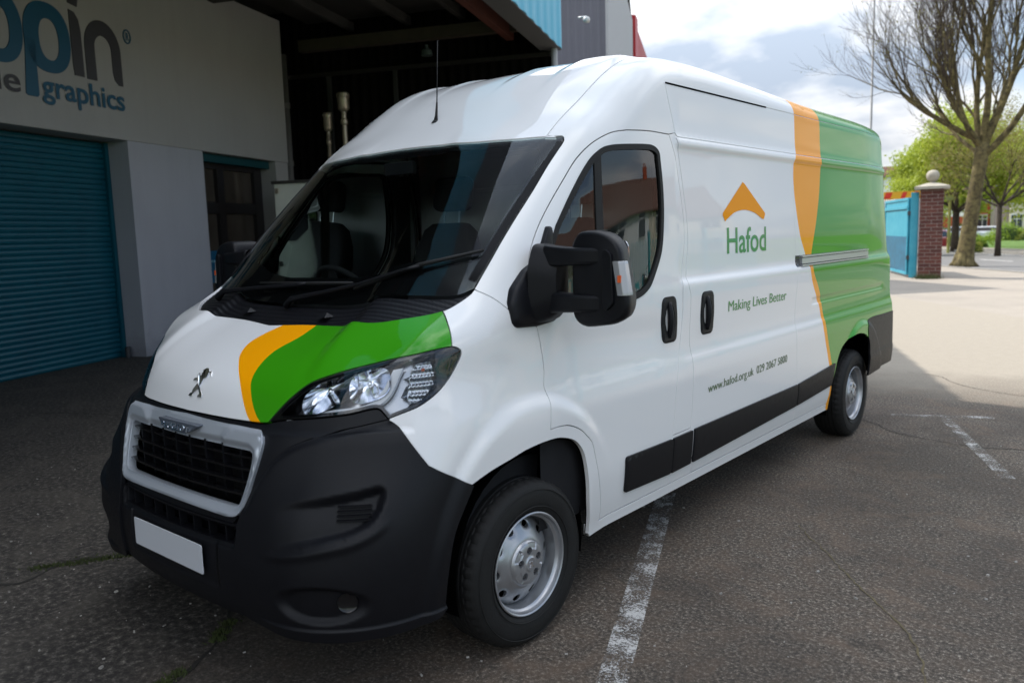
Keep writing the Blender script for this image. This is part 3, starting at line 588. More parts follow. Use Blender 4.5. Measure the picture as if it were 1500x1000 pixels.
# --- rubbing strips
def strip(y0, y1, zt0, zt1, zb0, zb1, name='rubbing_strip', rad=.02, slant=0):
    P = roundc([(y0, zb0), (y0, zt0), (y1, zt1), (y1-slant, zb1)], rad)
    panel(name, M['plastic'], van, 'S', loop(dense(P, .03)), gap=.001, grid=(.05, .015), off=.014, depth=.018, mirror=True, seal=False,
          disp=lambda ab: -.004*(1-sst(.0, .018, bdist(ab, dense(P, .03)))))
strip(.668, 1.097, .622, .616, .452, .437); strip(1.102, 1.300, .616, .617, .437, .440, rad=.006); strip(1.322, 2.738, .619, .622, .440, .478, rad=.008); strip(2.748, 3.450, .622, .660, .478, .508, rad=.008, slant=.06)
# --- bumper
sg = C('surround'); bh = C('bump_arch'); smC, sm2C = C('seam', to='C'), C('seam2', to='C')
bmain = loop(smC, sm2C, bh, smooth_line([(1.073, .345), (1.06, .325), (1.0, .312), (.85, .305), (.65, .306), (.52, .315), (.43, .330), (.405, .345)], .02), seglines((.405, .345), (.408, .66), (.428, .73), step=.02), sg[::-1])
rec = C('recess'); rec = loop(rec)
fogc = np.array((.800, .445))
def bdisp(ab):
    ins = inpoly(ab, rec); d = bdist(ab, rec)*np.where(ins, 1, -1)
    o = -.034*sst(-.004, .030, d)*sst(.53, .80, ab[:, 0])*np.where(ins | (d > -.006), 1, 0)
    o = o+.007*np.exp(-((d+.022)/.014)**2)*(~ins)*(1-sst(.66, .74, ab[:, 1]))*sst(.50, .62, ab[:, 0])
    r = np.linalg.norm((ab-fogc)*(1, 1), axis=1); e = np.sqrt(((ab[:, 0]-.72)/.16)**2+((ab[:, 1]-.435)/.075)**2)
    o = o-.022*(1-sst(.62, 1.0, e))
    o = o+.010*(1-sst(.348, .358, ab[:, 1]))*sst(.45, .60, ab[:, 0])
    o = o-.010*sst(.93, 1.02, ab[:, 1])
    return o+.010*sst(0, .03, bdist(ab, sg_l))-.006
sg_l = np.vstack([sg, sg[::-1]])
B1, B2 = panel('front_bumper', M['plastic'], van, 'C', bmain, gap=.0015, grid=(.010, .008), off=.006, disp=bdisp, mirror=True, depth=.02)
go, gi = C('gr_out'), C('gr_in')
go = go[go[:, 0] > .02]; gi = gi[gi[:, 0] > .02]
gro = sym(np.vstack([[(0, .990)], smooth_line([(0, .990), (.122, .986), (.30, .981), (.44, .979)], .02)[1:], smooth_line([(.462, .978), (.478, .966), (.483, .945), (.470, .872), (.446, .789), (.422, .722)], .015), smooth_line([(.415, .705), (.40, .690), (.37, .682), (.227, .684), (.1, .687), (0, .688)], .015)]))
gri = sym(np.vstack([smooth_line([(0, .914), (.16, .914), (.33, .913), (.42, .912)], .02), smooth_line([(.432, .905), (.436, .890), (.432, .845), (.419, .785), (.406, .742)], .015), smooth_line([(.399, .728), (.385, .719), (.298, .719), (.138, .721), (0, .722)], .015)]))
bfC = Cc.to2(PR['B'].to3(bf)[0]); llC = C('lamp_low', rev=True, to='C')
srp = sym(np.vstack([[(0, bfC[0, 1]-.004)], bfC[1:]-(0, .004), llC[(llC[:, 0] > bfC[-1, 0]+.01)]-(0, .003), sg[sg[:, 0] < .90], seglines((.408, .66), (0, .66), step=.03)[1:]]))
panel('grille_surround', M['plastic'], van, 'C', srp, holes=[gro], gap=.002, grid=(.015, .012), off=-.006, depth=.03)
gdi = lambda ab: -.016*(1-sst(0, .030, bdist(ab, gri)))+.004*sst(0, .01, bdist(ab, gro))
gf, _ = panel('grille', M['satin'], van, 'C', gro, holes=[gri], gap=.001, grid=(.012, .008), off=.008, disp=gdi, depth=.035, seal=False)
def alongC(a0, a1, z, off, n=40):
    ab = np.stack([np.linspace(a0, a1, n), np.full(n, z) if np.isscalar(z) else np.linspace(z[0], z[1], n)], 1); P = Cc.to3(ab)[0]
    e = 1e-3; g = np.stack([phi(P+d)-phi(P-d) for d in np.eye(3)*e], 1); g[:, 2] = 0; g /= np.linalg.norm(g, axis=1)[:, None]
    return P+g*off, g
def bar(mb, a0, a1, z, off, h, dpt, n=40):
    P, g = alongC(a0, a1, z, off, n); vs = []
    for p, q in zip(P, g):
        for dz, dd in ((h/2, 0), (-h/2, 0), (-h/2, -dpt), (h/2, -dpt)): vs.append(p+np.array((0, 0, dz))+q*dd)
    mb.add(vs, [(i*4+k, i*4+(k+1) % 4, i*4+4+(k+1) % 4, i*4+4+k) for i in range(n-1) for k in range(4)]+[(0, 1, 2, 3), tuple(4*n-4+k for k in (3, 2, 1, 0))])
def vbar(mb, a, z0, z1, off, wd, dpt):
    bar_ = alongC(a-wd/2, a+wd/2, (z0+z1)/2, off, 2); P, g = bar_; vs = []
    for z in (z0, z1):
        for p, q, dd in ((P[0], g[0], 0), (P[1], g[1], 0), (P[1], g[1], -dpt), (P[0], g[0], -dpt)): v = p+q*dd; vs.append((v[0], v[1]-(z-(z0+z1)/2)*.25*-1*0, z))
    mb.add(vs, [(0, 1, 5, 4), (1, 2, 6, 5), (2, 3, 7, 6), (3, 0, 4, 7), (0, 3, 2, 1), (4, 5, 6, 7)])
mb = MB()
for i, z in enumerate(np.linspace(.757, .882, 4)): hw = .395+.045*(z-.72)/.19; bar(mb, -hw, hw, z, -.016, .008, .030)
obj('grille_slats', mb, M['gloss'], gf)
mb = MB()
for a in np.linspace(-.36, .36, 8): vbar(mb, a, .716, .918, -.036, .010, .03)
for i, z in enumerate(np.linspace(.736, .90, 5)): bar(mb, -.42, .42, z, -.082, .006, .02)
obj('grille_bars', mb, M['plastic'], gf)
mb = MB(); bar(mb, -.46, .46, .79, -.15, .34, .01); 
obj('radiator', mb, mat('radiator', (.012, .012, .013), .6, .3, noise=.5, scale=60), gf)
# brand lettering on the grille
bpoly = [(-.150, .968), (.150, .968), (.112, .946), (.075, .932), (-.075, .932), (-.112, .946)]
mb = MB(); mb.prism(roundc(bpoly, .01, 3), lambda a, b: (a, -.900+.25*(b-.95)*-1*0+(.968-b)*-.30+.6*a*a*.25, b), (0, .03, 0)); lb = obj('grille_badge', mb, mat('badge_grey', (.16, .18, .22), .25, .6), gf, bevel=.002)
tb = text_mb('PEUGEOT', lambda u, v, w_: (u, -.9045-(.955-v-.946)*.30*0-(.968-(v+.940))*.30+.15*u*u-w_, v+.940), size=.030, sx=1.45, align='CENTER', depth=.0015, spacing=1.15); obj('badge_lettering', tb, M['chrome'], lb)
# bumper centre with intake and number plate
bc = sym(seglines((0, .655), (.404, .655), (.401, .345), (0, .350), step=.02))
slot_ = loop(dense(roundc([(-.375, .585), (.375, .585), (.385, .646), (-.385, .646)], .008), .02))
cd2 = lambda ab: -.012*(1-sst(0, .02, bdist(ab, slot_)))-.006*(np.abs(ab[:, 0]) < .30)*sst(.40, .43, ab[:, 1])*(1-sst(.565, .58, ab[:, 1]))+.0*ab[:, 0]
panel('bumper_centre', M['plastic'], van, 'C', bc, holes=[slot_], gap=.002, grid=(.012, .008), off=.000, depth=.05, seal=False, disp=cd2)
mb = MB()
for a in np.linspace(-.325, .325, 8): vbar(mb, a, .583, .648, -.020, .006, .03)
bar(mb, -.39, .39, .615, -.055, .004, .004); obj('intake_bars', mb, M['plastic'], van)
mb = MB(); bar(mb, -.42, .42, .615, -.075, .10, .01); obj('intake_backing', mb, M['dark'], van)
llp = sym(seglines((0, .348), (.40, .343), (.50, .316), (.49, .290), (0, .298), step=.02))
panel('lower_lip', M['plastic'], van, 'C', llp, gap=.002, grid=(.03, .02), off=-.022, depth=.05)
mb = MB(); pp = roundc([(-.26, .448), (.26, .448), (.26, .559), (-.26, .559)], .008, 4); mb.prism(pp, lambda a, b: (a, -.9785, b), (0, .004, 0)); obj('number_plate', mb, M['plate'], van, bevel=.0008)
# vent and fog lamp of each bumper corner
vp = loop(dense(roundc(CV['vent'][1], .01), .015))
for par, mir in ((B1, False), (B2, True)):
    def sideC(nm, mt, poly, **k):
        a, b = panel(nm, mt, par, 'C', poly, mirror=True, **k); keep, kill = (b, a) if mir else (a, b); bpy.data.objects.remove(kill); return keep
    sideC('vent', M['dark'], vp, gap=0, grid=(.02, .02), off=-.025, edge=False)
    mb = MB()
    for z in (.712, .726, .740, .754): bar(mb, .770, .874, z, -.012, .005, .014, 10)
    obj('vent_slats', mb, M['plastic'], par, mirror=mir)
    P, g = alongC(.797, .797, .440, -.020, 1) if False else (Cc.to3(np.array([(.800, .442)]))[0], None)
    n_ = np.array((.72, -.69, 0)); mb = MB(); q = Vector(n_).to_track_quat('Z', 'Y').to_matrix()
    mb.lathe([(0, .004), (.028, .004), (.034, .008), (.037, .004), (.037, -.05)], tuple(P[0]-n_*.012), 'z', 32, q); obj('fog_lamp', mb, M['gloss'], par, smooth=True, autos=40, mirror=mir)
# inner dark shells
def slab(nm, P, mt=None, par=van):
    mb = MB(); mb.add([p for p in P], [tuple(range(len(P)))]); return obj(nm, mb, mt or M['dark'], par)
# --- headlamps
ll = C('lamp_low', to='D'); bl_ = C('bon_lamp', to='D')
lampp = loop(bl_[::1], lo_, ll)
holep = inset(lampp, .012); holep = holep[(holep[:, 0] < .285) & (holep[:, 0] > -.29)]
holep = loop(dense(holep, .012))
def D3(P, off):
    q = D_.to3(np.atleast_2d(P))[0]; e = 1e-3; g = np.stack([phi(q+d)-phi(q-d) for d in np.eye(3)*e], 1); g /= np.linalg.norm(g, axis=1)[:, None]; return q+g*off
LN = np.array((.77, -.64, 0)); LN = LN/np.linalg.norm(LN)
lamps = panel('headlight', M['lens'], van, 'D', lampp, gap=.003, grid=(.02, .02), mirror=True, depth=.006, seal=False)
chromeb = mat('reflector', (.78, .80, .84), .12, 1.0)
for lp, mir in zip(lamps, (False, True)):
    def sideD(nm, mt, poly, **k):
        a, b = panel(nm, mt, lp, 'D', poly, mirror=True, **k); keep, kill = (b, a) if mir else (a, b); bpy.data.objects.remove(kill); return keep
    sideD('lamp_bezel', M['gloss'], lampp, holes=[holep], gap=.002, grid=(.03, .03), off=-.006, depth=.07, seal=False)
    sideD('lamp_housing', mat('lamp_housing', (.45, .46, .48), .20, .9) if 'lamp_housing' not in bpy.data.materials else bpy.data.materials['lamp_housing'], lampp, gap=.002, grid=(.03, .03), off=-.080, edge=False)
    drl_o = smooth_line([(-.262, 1.018), (-.202, 1.030), (-.089, 1.044), (.021, 1.055), (.071, 1.070), (.105, 1.096), (.130, 1.132), (.151, 1.175), (.160, 1.190)], .012)
    drl_i = smooth_line([(-.255, 1.026), (-.184, 1.043), (-.078, 1.058), (.012, 1.068), (.052, 1.084), (.080, 1.110), (.103, 1.144), (.124, 1.186)], .012)
    sideD('daytime_light', mat('drl_white', (.86, .87, .90), .25, .0, coat=1) if 'drl_white' not in bpy.data.materials else bpy.data.materials['drl_white'], loop(drl_o, drl_i[::-1]), gap=0, grid=(.02, .02), off=-.022, depth=.04, seal=False)
    for (ca, cz, ra_, rb_, tl) in ((-.092, 1.104, .100, .046, .50), (.046, 1.128, .072, .052, .28)):
        c0 = D3((ca, cz), 0)[0]; e1 = np.cross((0, 0, 1), LN); mb = MB(); vs = []; nr, na = 10, 48
        for i in range(nr+1):
            r = i/nr
            for j in range(na):
                t = 2*math.pi*j/na; se = 1/(abs(math.cos(t))**3+abs(math.sin(t))**3)**(1/3.); u, v = ra_*r*math.cos(t)*se, rb_*r*math.sin(t)*se
                v2 = v+u*tl*.9
                base = D3((ca+u, cz+v2), 0)[0] if i == nr else None
                p = c0+e1*u+np.array((0, 0, v2))-LN*(.075-.055*r*r)
                if i == nr: p = base-LN*.018*1.0 if False else c0+e1*u+np.array((0, 0, v2))-LN*(.020)
                # keep the bowl rim a little behind the lens
                q = D_.to3(np.array([(ca+u, cz+v2)]))[0][0]; dpt = float((q-p)@LN)
                p = q-LN*max(.014+.055*(1-r*r), dpt*0)
                vs.append(p)
        mb.add(vs, [(i*na+j, i*na+(j+1) % na, (i+1)*na+(j+1) % na, (i+1)*na+j) for i in range(1, nr) for j in range(na)]+[tuple(range(na, 2*na))])
        rf = obj('reflector_bowl', mb, chromeb, lp, smooth=True, mirror=mir)
        mb = MB(); q_ = Vector(LN).to_track_quat('Z', 'Y').to_matrix(); pc = D_.to3(np.array([(ca, cz)]))[0][0]
        mb.lathe([(0, .012), (.006, .012), (.010, .007), (.011, -.02)], tuple(pc-LN*.050), 'z', 20, q_); obj('bulb_shield', mb, M['chrome'], rf, smooth=True, mirror=mir)
    mb = MB()
    ip = loop(dense(roundc([(.168, 1.070), (.225, 1.082), (.285, 1.135), (.272, 1.205), (.205, 1.200), (.185, 1.165)], .015, 3), .012))
    sideD('indicator_reflector', chromeb, ip, gap=0, grid=(.005, .005), off=-.034, depth=.03, seal=False, disp=lambda ab: .0035*np.sin((ab[:, 0]+.35*(ab[:, 1]-1.1))*420)+.003*np.sin(ab[:, 1]*230))
    for k in range(0):
        for j in range(10):
            a, z = .166+.0165*k+.005*j*.8, 1.070+.0155*j
            if inpoly(np.array([(a+.012, z+.004), (a-.012, z-.004)]), inset(lampp, .012)).all() and a < .275: q = D3((a, z), -.030)[0]; mb.box(q, (.0160, .010, .0150), Matrix.Rotation(.7, 3, 'Z')@Matrix.Rotation(.25*((k+j) % 3-1), 3, 'X'))
    mb = MB(); q = D3((.235, 1.178), -.03)[0]; mb.box(q, (.010, .010, .010)); obj('amber_bulb', mb, M['amber'], lp, bevel=.002, mirror=mir)
# --- badge on the bonnet
lion = [(-.0608, 1.0495), (-.0545, 1.0606), (-.0446, 1.0623), (-.0474, 1.0732), (-.0385, 1.093), (-.0367, 1.0975), (-.0539, 1.1047), (-.0811, 1.1016), (-.0805, 1.1096), (-.058, 1.1122), (-.0760, 1.1210), (-.0770, 1.1263), (-.0690, 1.129), (-.0610, 1.1249), (-.0573, 1.1201), (-.0473, 1.1209), (-.0525, 1.1261), (-.0616, 1.1282), (-.054, 1.1309), (-.0650, 1.1372), (-.0640, 1.1401), (-.0570, 1.1443), (-.045, 1.1453), (-.0293, 1.1418), (-.0216, 1.1369), (-.0015, 1.1377), (.0175, 1.1232), (.0135, 1.1229), (-.0034, 1.1334), (-.0141, 1.1333), (-.0099, 1.1281), (-.004, 1.1180), (-.014, 1.112), (-.013, 1.104), (-.010, 1.0944), (-.010, 1.0872), (.0340, 1.0608), (.0340, 1.0519), (.0059, 1.0502), (.0029, 1.0573), (.012, 1.0626), (-.0108, 1.0781), (-.0244, 1.0665), (-.0342, 1.0581), (-.0355, 1.0505)]
LX = [(x+.028, z) for x, z in lion]
def BF(a, b, off): 
    q = PR['F'].to3(np.array([(a, b)]))[0][0]; e = 1e-3; g = np.array([(phi(np.array([q+d]))-phi(np.array([q-d])))[0] for d in np.eye(3)*e]); return q+g/np.linalg.norm(g)*off
LZ = [(a*1.0, b) for a, b in LX]; k = len(LZ); A = [BF(a-.004, b, .0055) for a, b in LZ]; B = [BF(a-.004, b, -.001) for a, b in LZ]
mb = MB(); mb.add(A+B, [tuple(range(k)), tuple(range(k, 2*k))[::-1]]+[(i, (i+1) % k, k+(i+1) % k, k+i) for i in range(k)]); obj('lion_badge', mb, M['chrome'], van, bevel=.001)
# --- door handles
for nm, ya, yb, z0, z1, par_ in (('door_handle', 1.030, 1.186, 1.092, 1.315, doors), ('sliding_door_handle', 1.426, 1.580, 1.090, 1.314, None)):
    P = roundc([(ya+.012, z0), (yb-.012, z0), (yb, (z0+z1)/2), (yb-.012, z1), (ya+.012, z1), (ya, (z0+z1)/2)], .035, 5)
    inner = np.array([(ya+yb)/2, (z0+z1)/2])
    dd = lambda ab, inner=inner: -.022*(1-sst(.55, 1.0, np.sqrt(((ab[:, 0]-inner[0])/.048)**2+((ab[:, 1]-inner[1])/.082)**2)))-.004*(1-sst(0, .010, bdist(ab, dense(P, .02))))
    a, b = panel(nm, M['plastic'], van, 'S', loop(dense(P, .012)), gap=0, grid=(.008, .008), off=.007, disp=dd, depth=.012, mirror=True, seal=False)
    for o_, mir in ((a, False), (b, True)):
        mb = MB(); x0 = S.to3(np.array([(inner[0], inner[1])]))[0][0][0]
        mb.tube([(x0+.004+.012*math.sin(math.pi*t), inner[0]-.010, z0+.025+(z1-z0-.05)*t) for t in np.linspace(0, 1, 12)], [.011+.005*math.sin(math.pi*t) for t in np.linspace(0, 1, 12)], 12); obj('handle_grip', mb, M['plastic'], o_, smooth=True, mirror=mir)
# --- sliding door rail
rl = [(2.768, 1.377), (4.235, 1.377), (4.235, 1.447), (2.768, 1.447)]
a, b = panel('door_rail', M['gloss'], van, 'S', loop(dense(rl, .03)), gap=0, grid=(.1, .03), off=.002, depth=.01, mirror=True, seal=False)
for o_, mir in ((a, False), (b, True)):
    mb = MB()
    for z, h in ((1.4405, .009), (1.4115, .036), (1.3835, .009)):
        for i in range(24):
            y0, y1 = 2.83+(4.21-2.83)*i/24, 2.83+(4.21-2.83)*(i+1)/24; xa, xb = S.to3(np.array([(y0, 1.372), (y1, 1.372)]))[0][:, 0]; o_x = .010 if h < .015 else .005
            mb.add([(xa+o_x, y0, z-h/2), (xb+o_x, y1, z-h/2), (xb+o_x, y1, z+h/2), (xa+o_x, y0, z+h/2), (xa-.024, y0, z-h/2), (xb-.024, y1, z-h/2), (xb-.024, y1, z+h/2), (xa-.024, y0, z+h/2)], [(0, 1, 2, 3), (0, 4, 5, 1), (3, 2, 6, 7)]+([(0, 3, 7, 4)] if i == 0 else [])+([(1, 5, 6, 2)] if i == 23 else []))
    obj('rail_track', mb, M['alu'], o_, mirror=mir)
# --- gutter seal between roof and upper panel (front part is open and dark)
mb = MB(); ys = np.linspace(1.175, 2.36, 40); P = S.to3(np.stack([ys, np.full(40, 2.336)], 1))[0]; mb.tube([tuple(p+np.array((.000, 0, 0))) for p in P], .0048, 6); obj('gutter_seal', mb, M['seal'], van); obj('gutter_seal', mb, M['seal'], van, mirror=True)
# --- lettering and logo on the side
def onside(y, z, off=.0012): return tuple(S.to3(np.array([(y, z)]))[0][0]+np.array((off, 0, 0)))
def side_text(nm, body, y0, y1, z0, size, mt, bold=0., par=van, z1=None, dbl=0):
    ref = text_mb(body, lambda u, v, w_: (u, v, w_), size=1, bold=bold); wd = max(v[0] for v in ref.v)-min(v[0] for v in ref.v); mn = min(v[0] for v in ref.v)
    f = (y1-y0)/wd; V = np.array(ref.v); yy = y0+(V[:, 0]-mn)*f; zz = z0+((z1-z0)*(yy-y0)/(y1-y0) if z1 else 0)+V[:, 1]*size
    P = S.to3(np.stack([yy, zz], 1))[0]+np.array((.0014, 0, 0)); F_ = sorted(ref.f, key=lambda f: min(V[i, 0] for i in f)); words = [[]]; reach = -9e9
    for f in F_:
        if min(V[i, 0] for i in f)-reach > .17 and words[-1]: words.append([])
        words[-1].append(f); reach = max(reach, max(V[i, 0] for i in f))
    for wd_ in words:
        us = sorted({i for f in wd_ for i in f}); mp = {q: i for i, q in enumerate(us)}; mb = MB(); mb.add([tuple(P[q]) for q in us], [tuple(mp[i] for i in f) for f in wd_])
        if dbl: mb.add([(P[q][0]+.0003, P[q][1]+dbl, P[q][2]) for q in us], [tuple(mp[i] for i in f) for f in wd_])
        obj(nm, mb, mt, par)
side_text('lettering', 'Hafod', 1.778, 2.305, 1.500, .200, M['dgreen'], bold=.012)
side_text('lettering', 'Making Lives Better', 1.754, 2.574, 1.184, .083, M['dgreen'], dbl=.0022)
side_text('lettering', 'www.hafod.org.uk  029 2067 5800', 1.480, 2.560, .780, .066, M['olive'], dbl=.0014, z1=.795)
tri = [(2.003, 1.889), (2.298, 1.716), (2.270, 1.676), (2.141, 1.721), (2.009, 1.736), (1.880, 1.721), (1.768, 1.672), (1.732, 1.712)]
tp = np.vstack([roundc([(1.985, 1.893), (2.020, 1.885), (2.300, 1.716), (2.272, 1.678)], .012, 3)[:], smooth_line([(2.255, 1.684), (2.141, 1.721), (2.009, 1.736), (1.880, 1.721), (1.775, 1.682)], .03), roundc([(1.760, 1.672), (1.730, 1.712)], .0, 1)[:1], [(1.733, 1.706), (1.738, 1.720)]])
tp = loop(tp, tol=.002); mb = MB(); mb.add([onside(y, z, .0016) for y, z in tp], [tuple(range(len(tp)))]); obj('roof_logo', mb, M['orange'], van)
# --- mirrors
def mirror_unit(mir):
    mb = MB()
    head = [(1.150, 1.33), (1.150, 1.60), (1.18, 1.644), (1.265, 1.645), (1.325, 1.624), (1.362, 1.585), (1.372, 1.53), (1.392, 1.44), (1.400, 1.37), (1.385, 1.325), (1.33, 1.298), (1.21, 1.282), (1.17, 1.295)]
    H2 = roundc(head, .03, 3); cx, cz = 1.27, 1.465; rows = []
    for sc_, y in ((.90, .096), (.955, .100), (.985, .112), (1.0, .140), (1.0, .225), (.985, .245)):
        rows.append([(cx+(a-cx)*sc_-.42*max(0, y-.12)*(1 if a > 1.27 else .3), y, cz+(b-cz)*sc_) for a, b in H2])
    k = len(H2); vs = [p for r in rows for p in r]; mb.add(vs, [(i*k+j, i*k+(j+1) % k, (i+1)*k+(j+1) % k, (i+1)*k+j) for i in range(len(rows)-1) for j in range(k)]+[tuple(range(k))[::-1], tuple((len(rows)-1)*k+j for j in range(k))])
    h = obj('door_mirror', mb, M['plastic'], van, smooth=True, autos=50, mirror=mir)
    # recessed front field between the arms, then the two arms
    mb = MB()
    for z0, z1, x1 in ((1.518, 1.582, 1.325), (1.342, 1.408, 1.325)):
        n = 14; vs = []
        for i in range(n+1):
            t = i/n; x = 1.030+(x1-1.030)*t; y = .096-.020*math.sin(math.pi*min(1, t*1.15))+.02*t
            zz0, zz1 = z0-.012*(1-t)**3, z1+.014*(1-t)**3
            for dy, z in ((-.014, zz0+.008), (-.014, zz1-.008), (-.004, zz1), (.045, zz1), (.045, zz0), (-.004, zz0)): vs.append((x, y+dy, z))
        mb.add(vs, [(i*6+k, i*6+(k+1) % 6, i*6+6+(k+1) % 6, i*6+6+k) for i in range(n) for k in range(6)]+[(0, 1, 2, 3, 4, 5), tuple(6*n+k for k in (5, 4, 3, 2, 1, 0))])
    obj('mirror_arm', mb, M['plastic'], h, smooth=True, autos=35, bevel=.006, mirror=mir)
    mb = MB(); mb.prism(roundc([(1.312, 1.350), (1.345, 1.38), (1.338, 1.56), (1.312, 1.577), (1.300, 1.56), (1.300, 1.37)], .012, 3), lambda a, b: (a, .080, b), (0, .03, 0)); obj('arm_bridge', mb, M['plastic'], h, bevel=.006, mirror=mir)
    # base on the door corner
    base = [(.222, 1.669), (.160, 1.575), (.112, 1.530), (.055, 1.500), (-.024, 1.431), (-.056, 1.377), (-.053, 1.305), (-.030, 1.284), (.087, 1.279), (.205, 1.290), (.215, 1.40), (.235, 1.56), (.245, 1.66)]
    H3 = roundc(base, .015, 3); cy_, cz_ = .09, 1.41; rows = []
    for sc_, dx in ((1.0, -.02), (1.0, .010), (.96, .019), (.85, .026), (.60, .029)):
        r = []
        for a, b in H3:
            yy, zz = cy_+(a-cy_)*sc_, cz_+(b-cz_)*sc_; xx = float(WC(np.array([zz]))[0])-.02*float(TZ(np.array([zz]))[0]); xx -= .05*max(0, .12-yy)*1.3
            r.append((xx+dx, yy, zz))
        rows.append(r)
    rows = [[(x-max(0., x-.962)*.8*min(1, max(0, (z-1.42)/.18)), y, z) for x, y, z in r] for r in rows]
    k = len(H3); mb = MB(); mb.add([p for r in rows for p in r], [(i*k+j, i*k+(j+1) % k, (i+1)*k+(j+1) % k, (i+1)*k+j) for i in range(len(rows)-1) for j in range(k)]+[tuple((len(rows)-1)*k+j for j in range(k))])
    obj('mirror_base', mb, M['plastic'], h, smooth=True, autos=50, mirror=mir)
    mb = MB(); rows = []
    for x, y0, y1, z0, z1 in ((.99, .035, .20, 1.288, 1.600), (1.045, .060, .180, 1.310, 1.590), (1.090, .082, .160, 1.345, 1.580), (1.105, .088, .155, 1.350, 1.578)):
        rows.append([(x, y, z) for y, z in roundc([(y0+.02, z0), (y1, z0), (y1, z1), (y0+.035, z1), (y0, z1-.09), (y0, z0+.06)], .030, 4)])
    mb2 = MB(); k = len(rows[0]); mb2.add([p for r in rows[:3] for p in r], [(i*k+j, i*k+(j+1) % k, (i+1)*k+(j+1) % k, (i+1)*k+j) for i in range(2) for j in range(k)]+[tuple(2*k+j for j in range(k))])
    obj('mirror_hinge', mb2, M['plastic'], h, smooth=True, autos=50, mirror=mir)
    mb = MB(); mb.prism(roundc([(1.14, 1.40), (1.322, 1.40), (1.305, 1.60), (1.15, 1.625)], .02, 3), lambda a, b: (a, .2500, b), (0, .004, 0)); obj('mirror_glass', mb, M['chrome'], h, mirror=mir)
    mb = MB(); pts = [(1.338, .125, 1.528), (1.366, .15, 1.527), (1.388, .19, 1.522), (1.392, .22, 1.50)]
    rows = []
    for z, s in ((1.408, .80), (1.418, 1), (1.50, 1), (1.522, 1), (1.532, .7)):
        o_ = .004-.020*(z-1.41)/.12
        rows.append([(1.354+o_, .090, z), (1.376+o_+.003*s, .091, z), (1.392+o_+.004*s, .106, z), (1.390+o_+.003*s, .135, z), (1.366+o_, .170, z)])
    mb.add([p for r in rows for p in r], [(i*5+j, i*5+(j+1) % 5, (i+1)*5+(j+1) % 5, (i+1)*5+j) for i in range(4) for j in range(5)]+[(4, 3, 2, 1, 0), (20, 21, 22, 23, 24)])
    il = obj('mirror_indicator', mb, M['clear'], h, smooth=False, bevel=.002, mirror=mir)
    mb = MB(); mb.box((1.368, .0902, 1.468), (.014, .005, .026), Matrix.Rotation(.1, 3, 'Z')); obj('amber_bulb', mb, M['amber'], il, mirror=mir)
mirror_unit(False); mirror_unit(True)
# --- aerial
mb = MB(); mb.lathe([(0, .012), (.012, .010), (.02, .0), (.024, -.006)], (0, .562, 2.203), 'z', 24); mb.tube([(0, .560, 2.20), (0, .567, 2.235), (0, .575, 2.30)], [.012, .007, .0045], 10); mb.tube([(0, .575, 2.30), (0, .596, 2.60)], [.0030, .0024], 8)
obj('aerial', mb, M['rubber'], van, smooth=True)
# --- wipers and washer nozzles
def onws(x, y, off=.02):
    q = T_.to3(np.array([(x, y)]))[0][0]; return tuple(q+np.array((0, -.68, .73))*off)
mb = MB()
mb.tube([onws(*p) for p in ((-.05, -.345, .0), (-.02, -.325), (.145, -.292), (.346, -.245), (.576, -.196), (.626, -.172))], [.016, .012, .010, .009, .007, .006], 8)
wp = obj('windscreen_wiper', mb, M['plastic'], van, smooth=True)
mb = MB(); mb.tube([onws(*p, .018) for p in ((.33, -.262), (.623, -.166), (.838, -.030))], [.006, .009, .006], 6); obj('wiper_blade', mb, M['rubber'], wp, smooth=True)
mb = MB()
mb.tube([onws(*p) for p in ((-.60, -.345, .0), (-.55, -.325), (-.341, -.272), (-.073, -.262), (.0, -.255))], [.016, .012, .009, .008, .007], 8)
wp = obj('windscreen_wiper', mb, M['plastic'], van, smooth=True)
mb = MB(); mb.tube([onws(*p, .018) for p in ((-.361, -.250), (-.036, -.254), (.296, -.240))], [.006, .009, .006], 6); obj('wiper_blade', mb, M['rubber'], wp, smooth=True)
for x in (-.287, .268):
    mb = MB(); q = T_.to3(np.array([(x, -.385)]))[0][0]; mb.add([q+(-.03, -.02, 0), q+(.03, -.02, 0), q+(.03, .03, 0), q+(-.03, .03, 0), q+(-.008, .01, .018), q+(.008, .01, .018)], [(0, 1, 5, 4), (1, 2, 5), (2, 3, 4, 5), (3, 0, 4)]); obj('washer_nozzle', mb, M['plastic'], van)
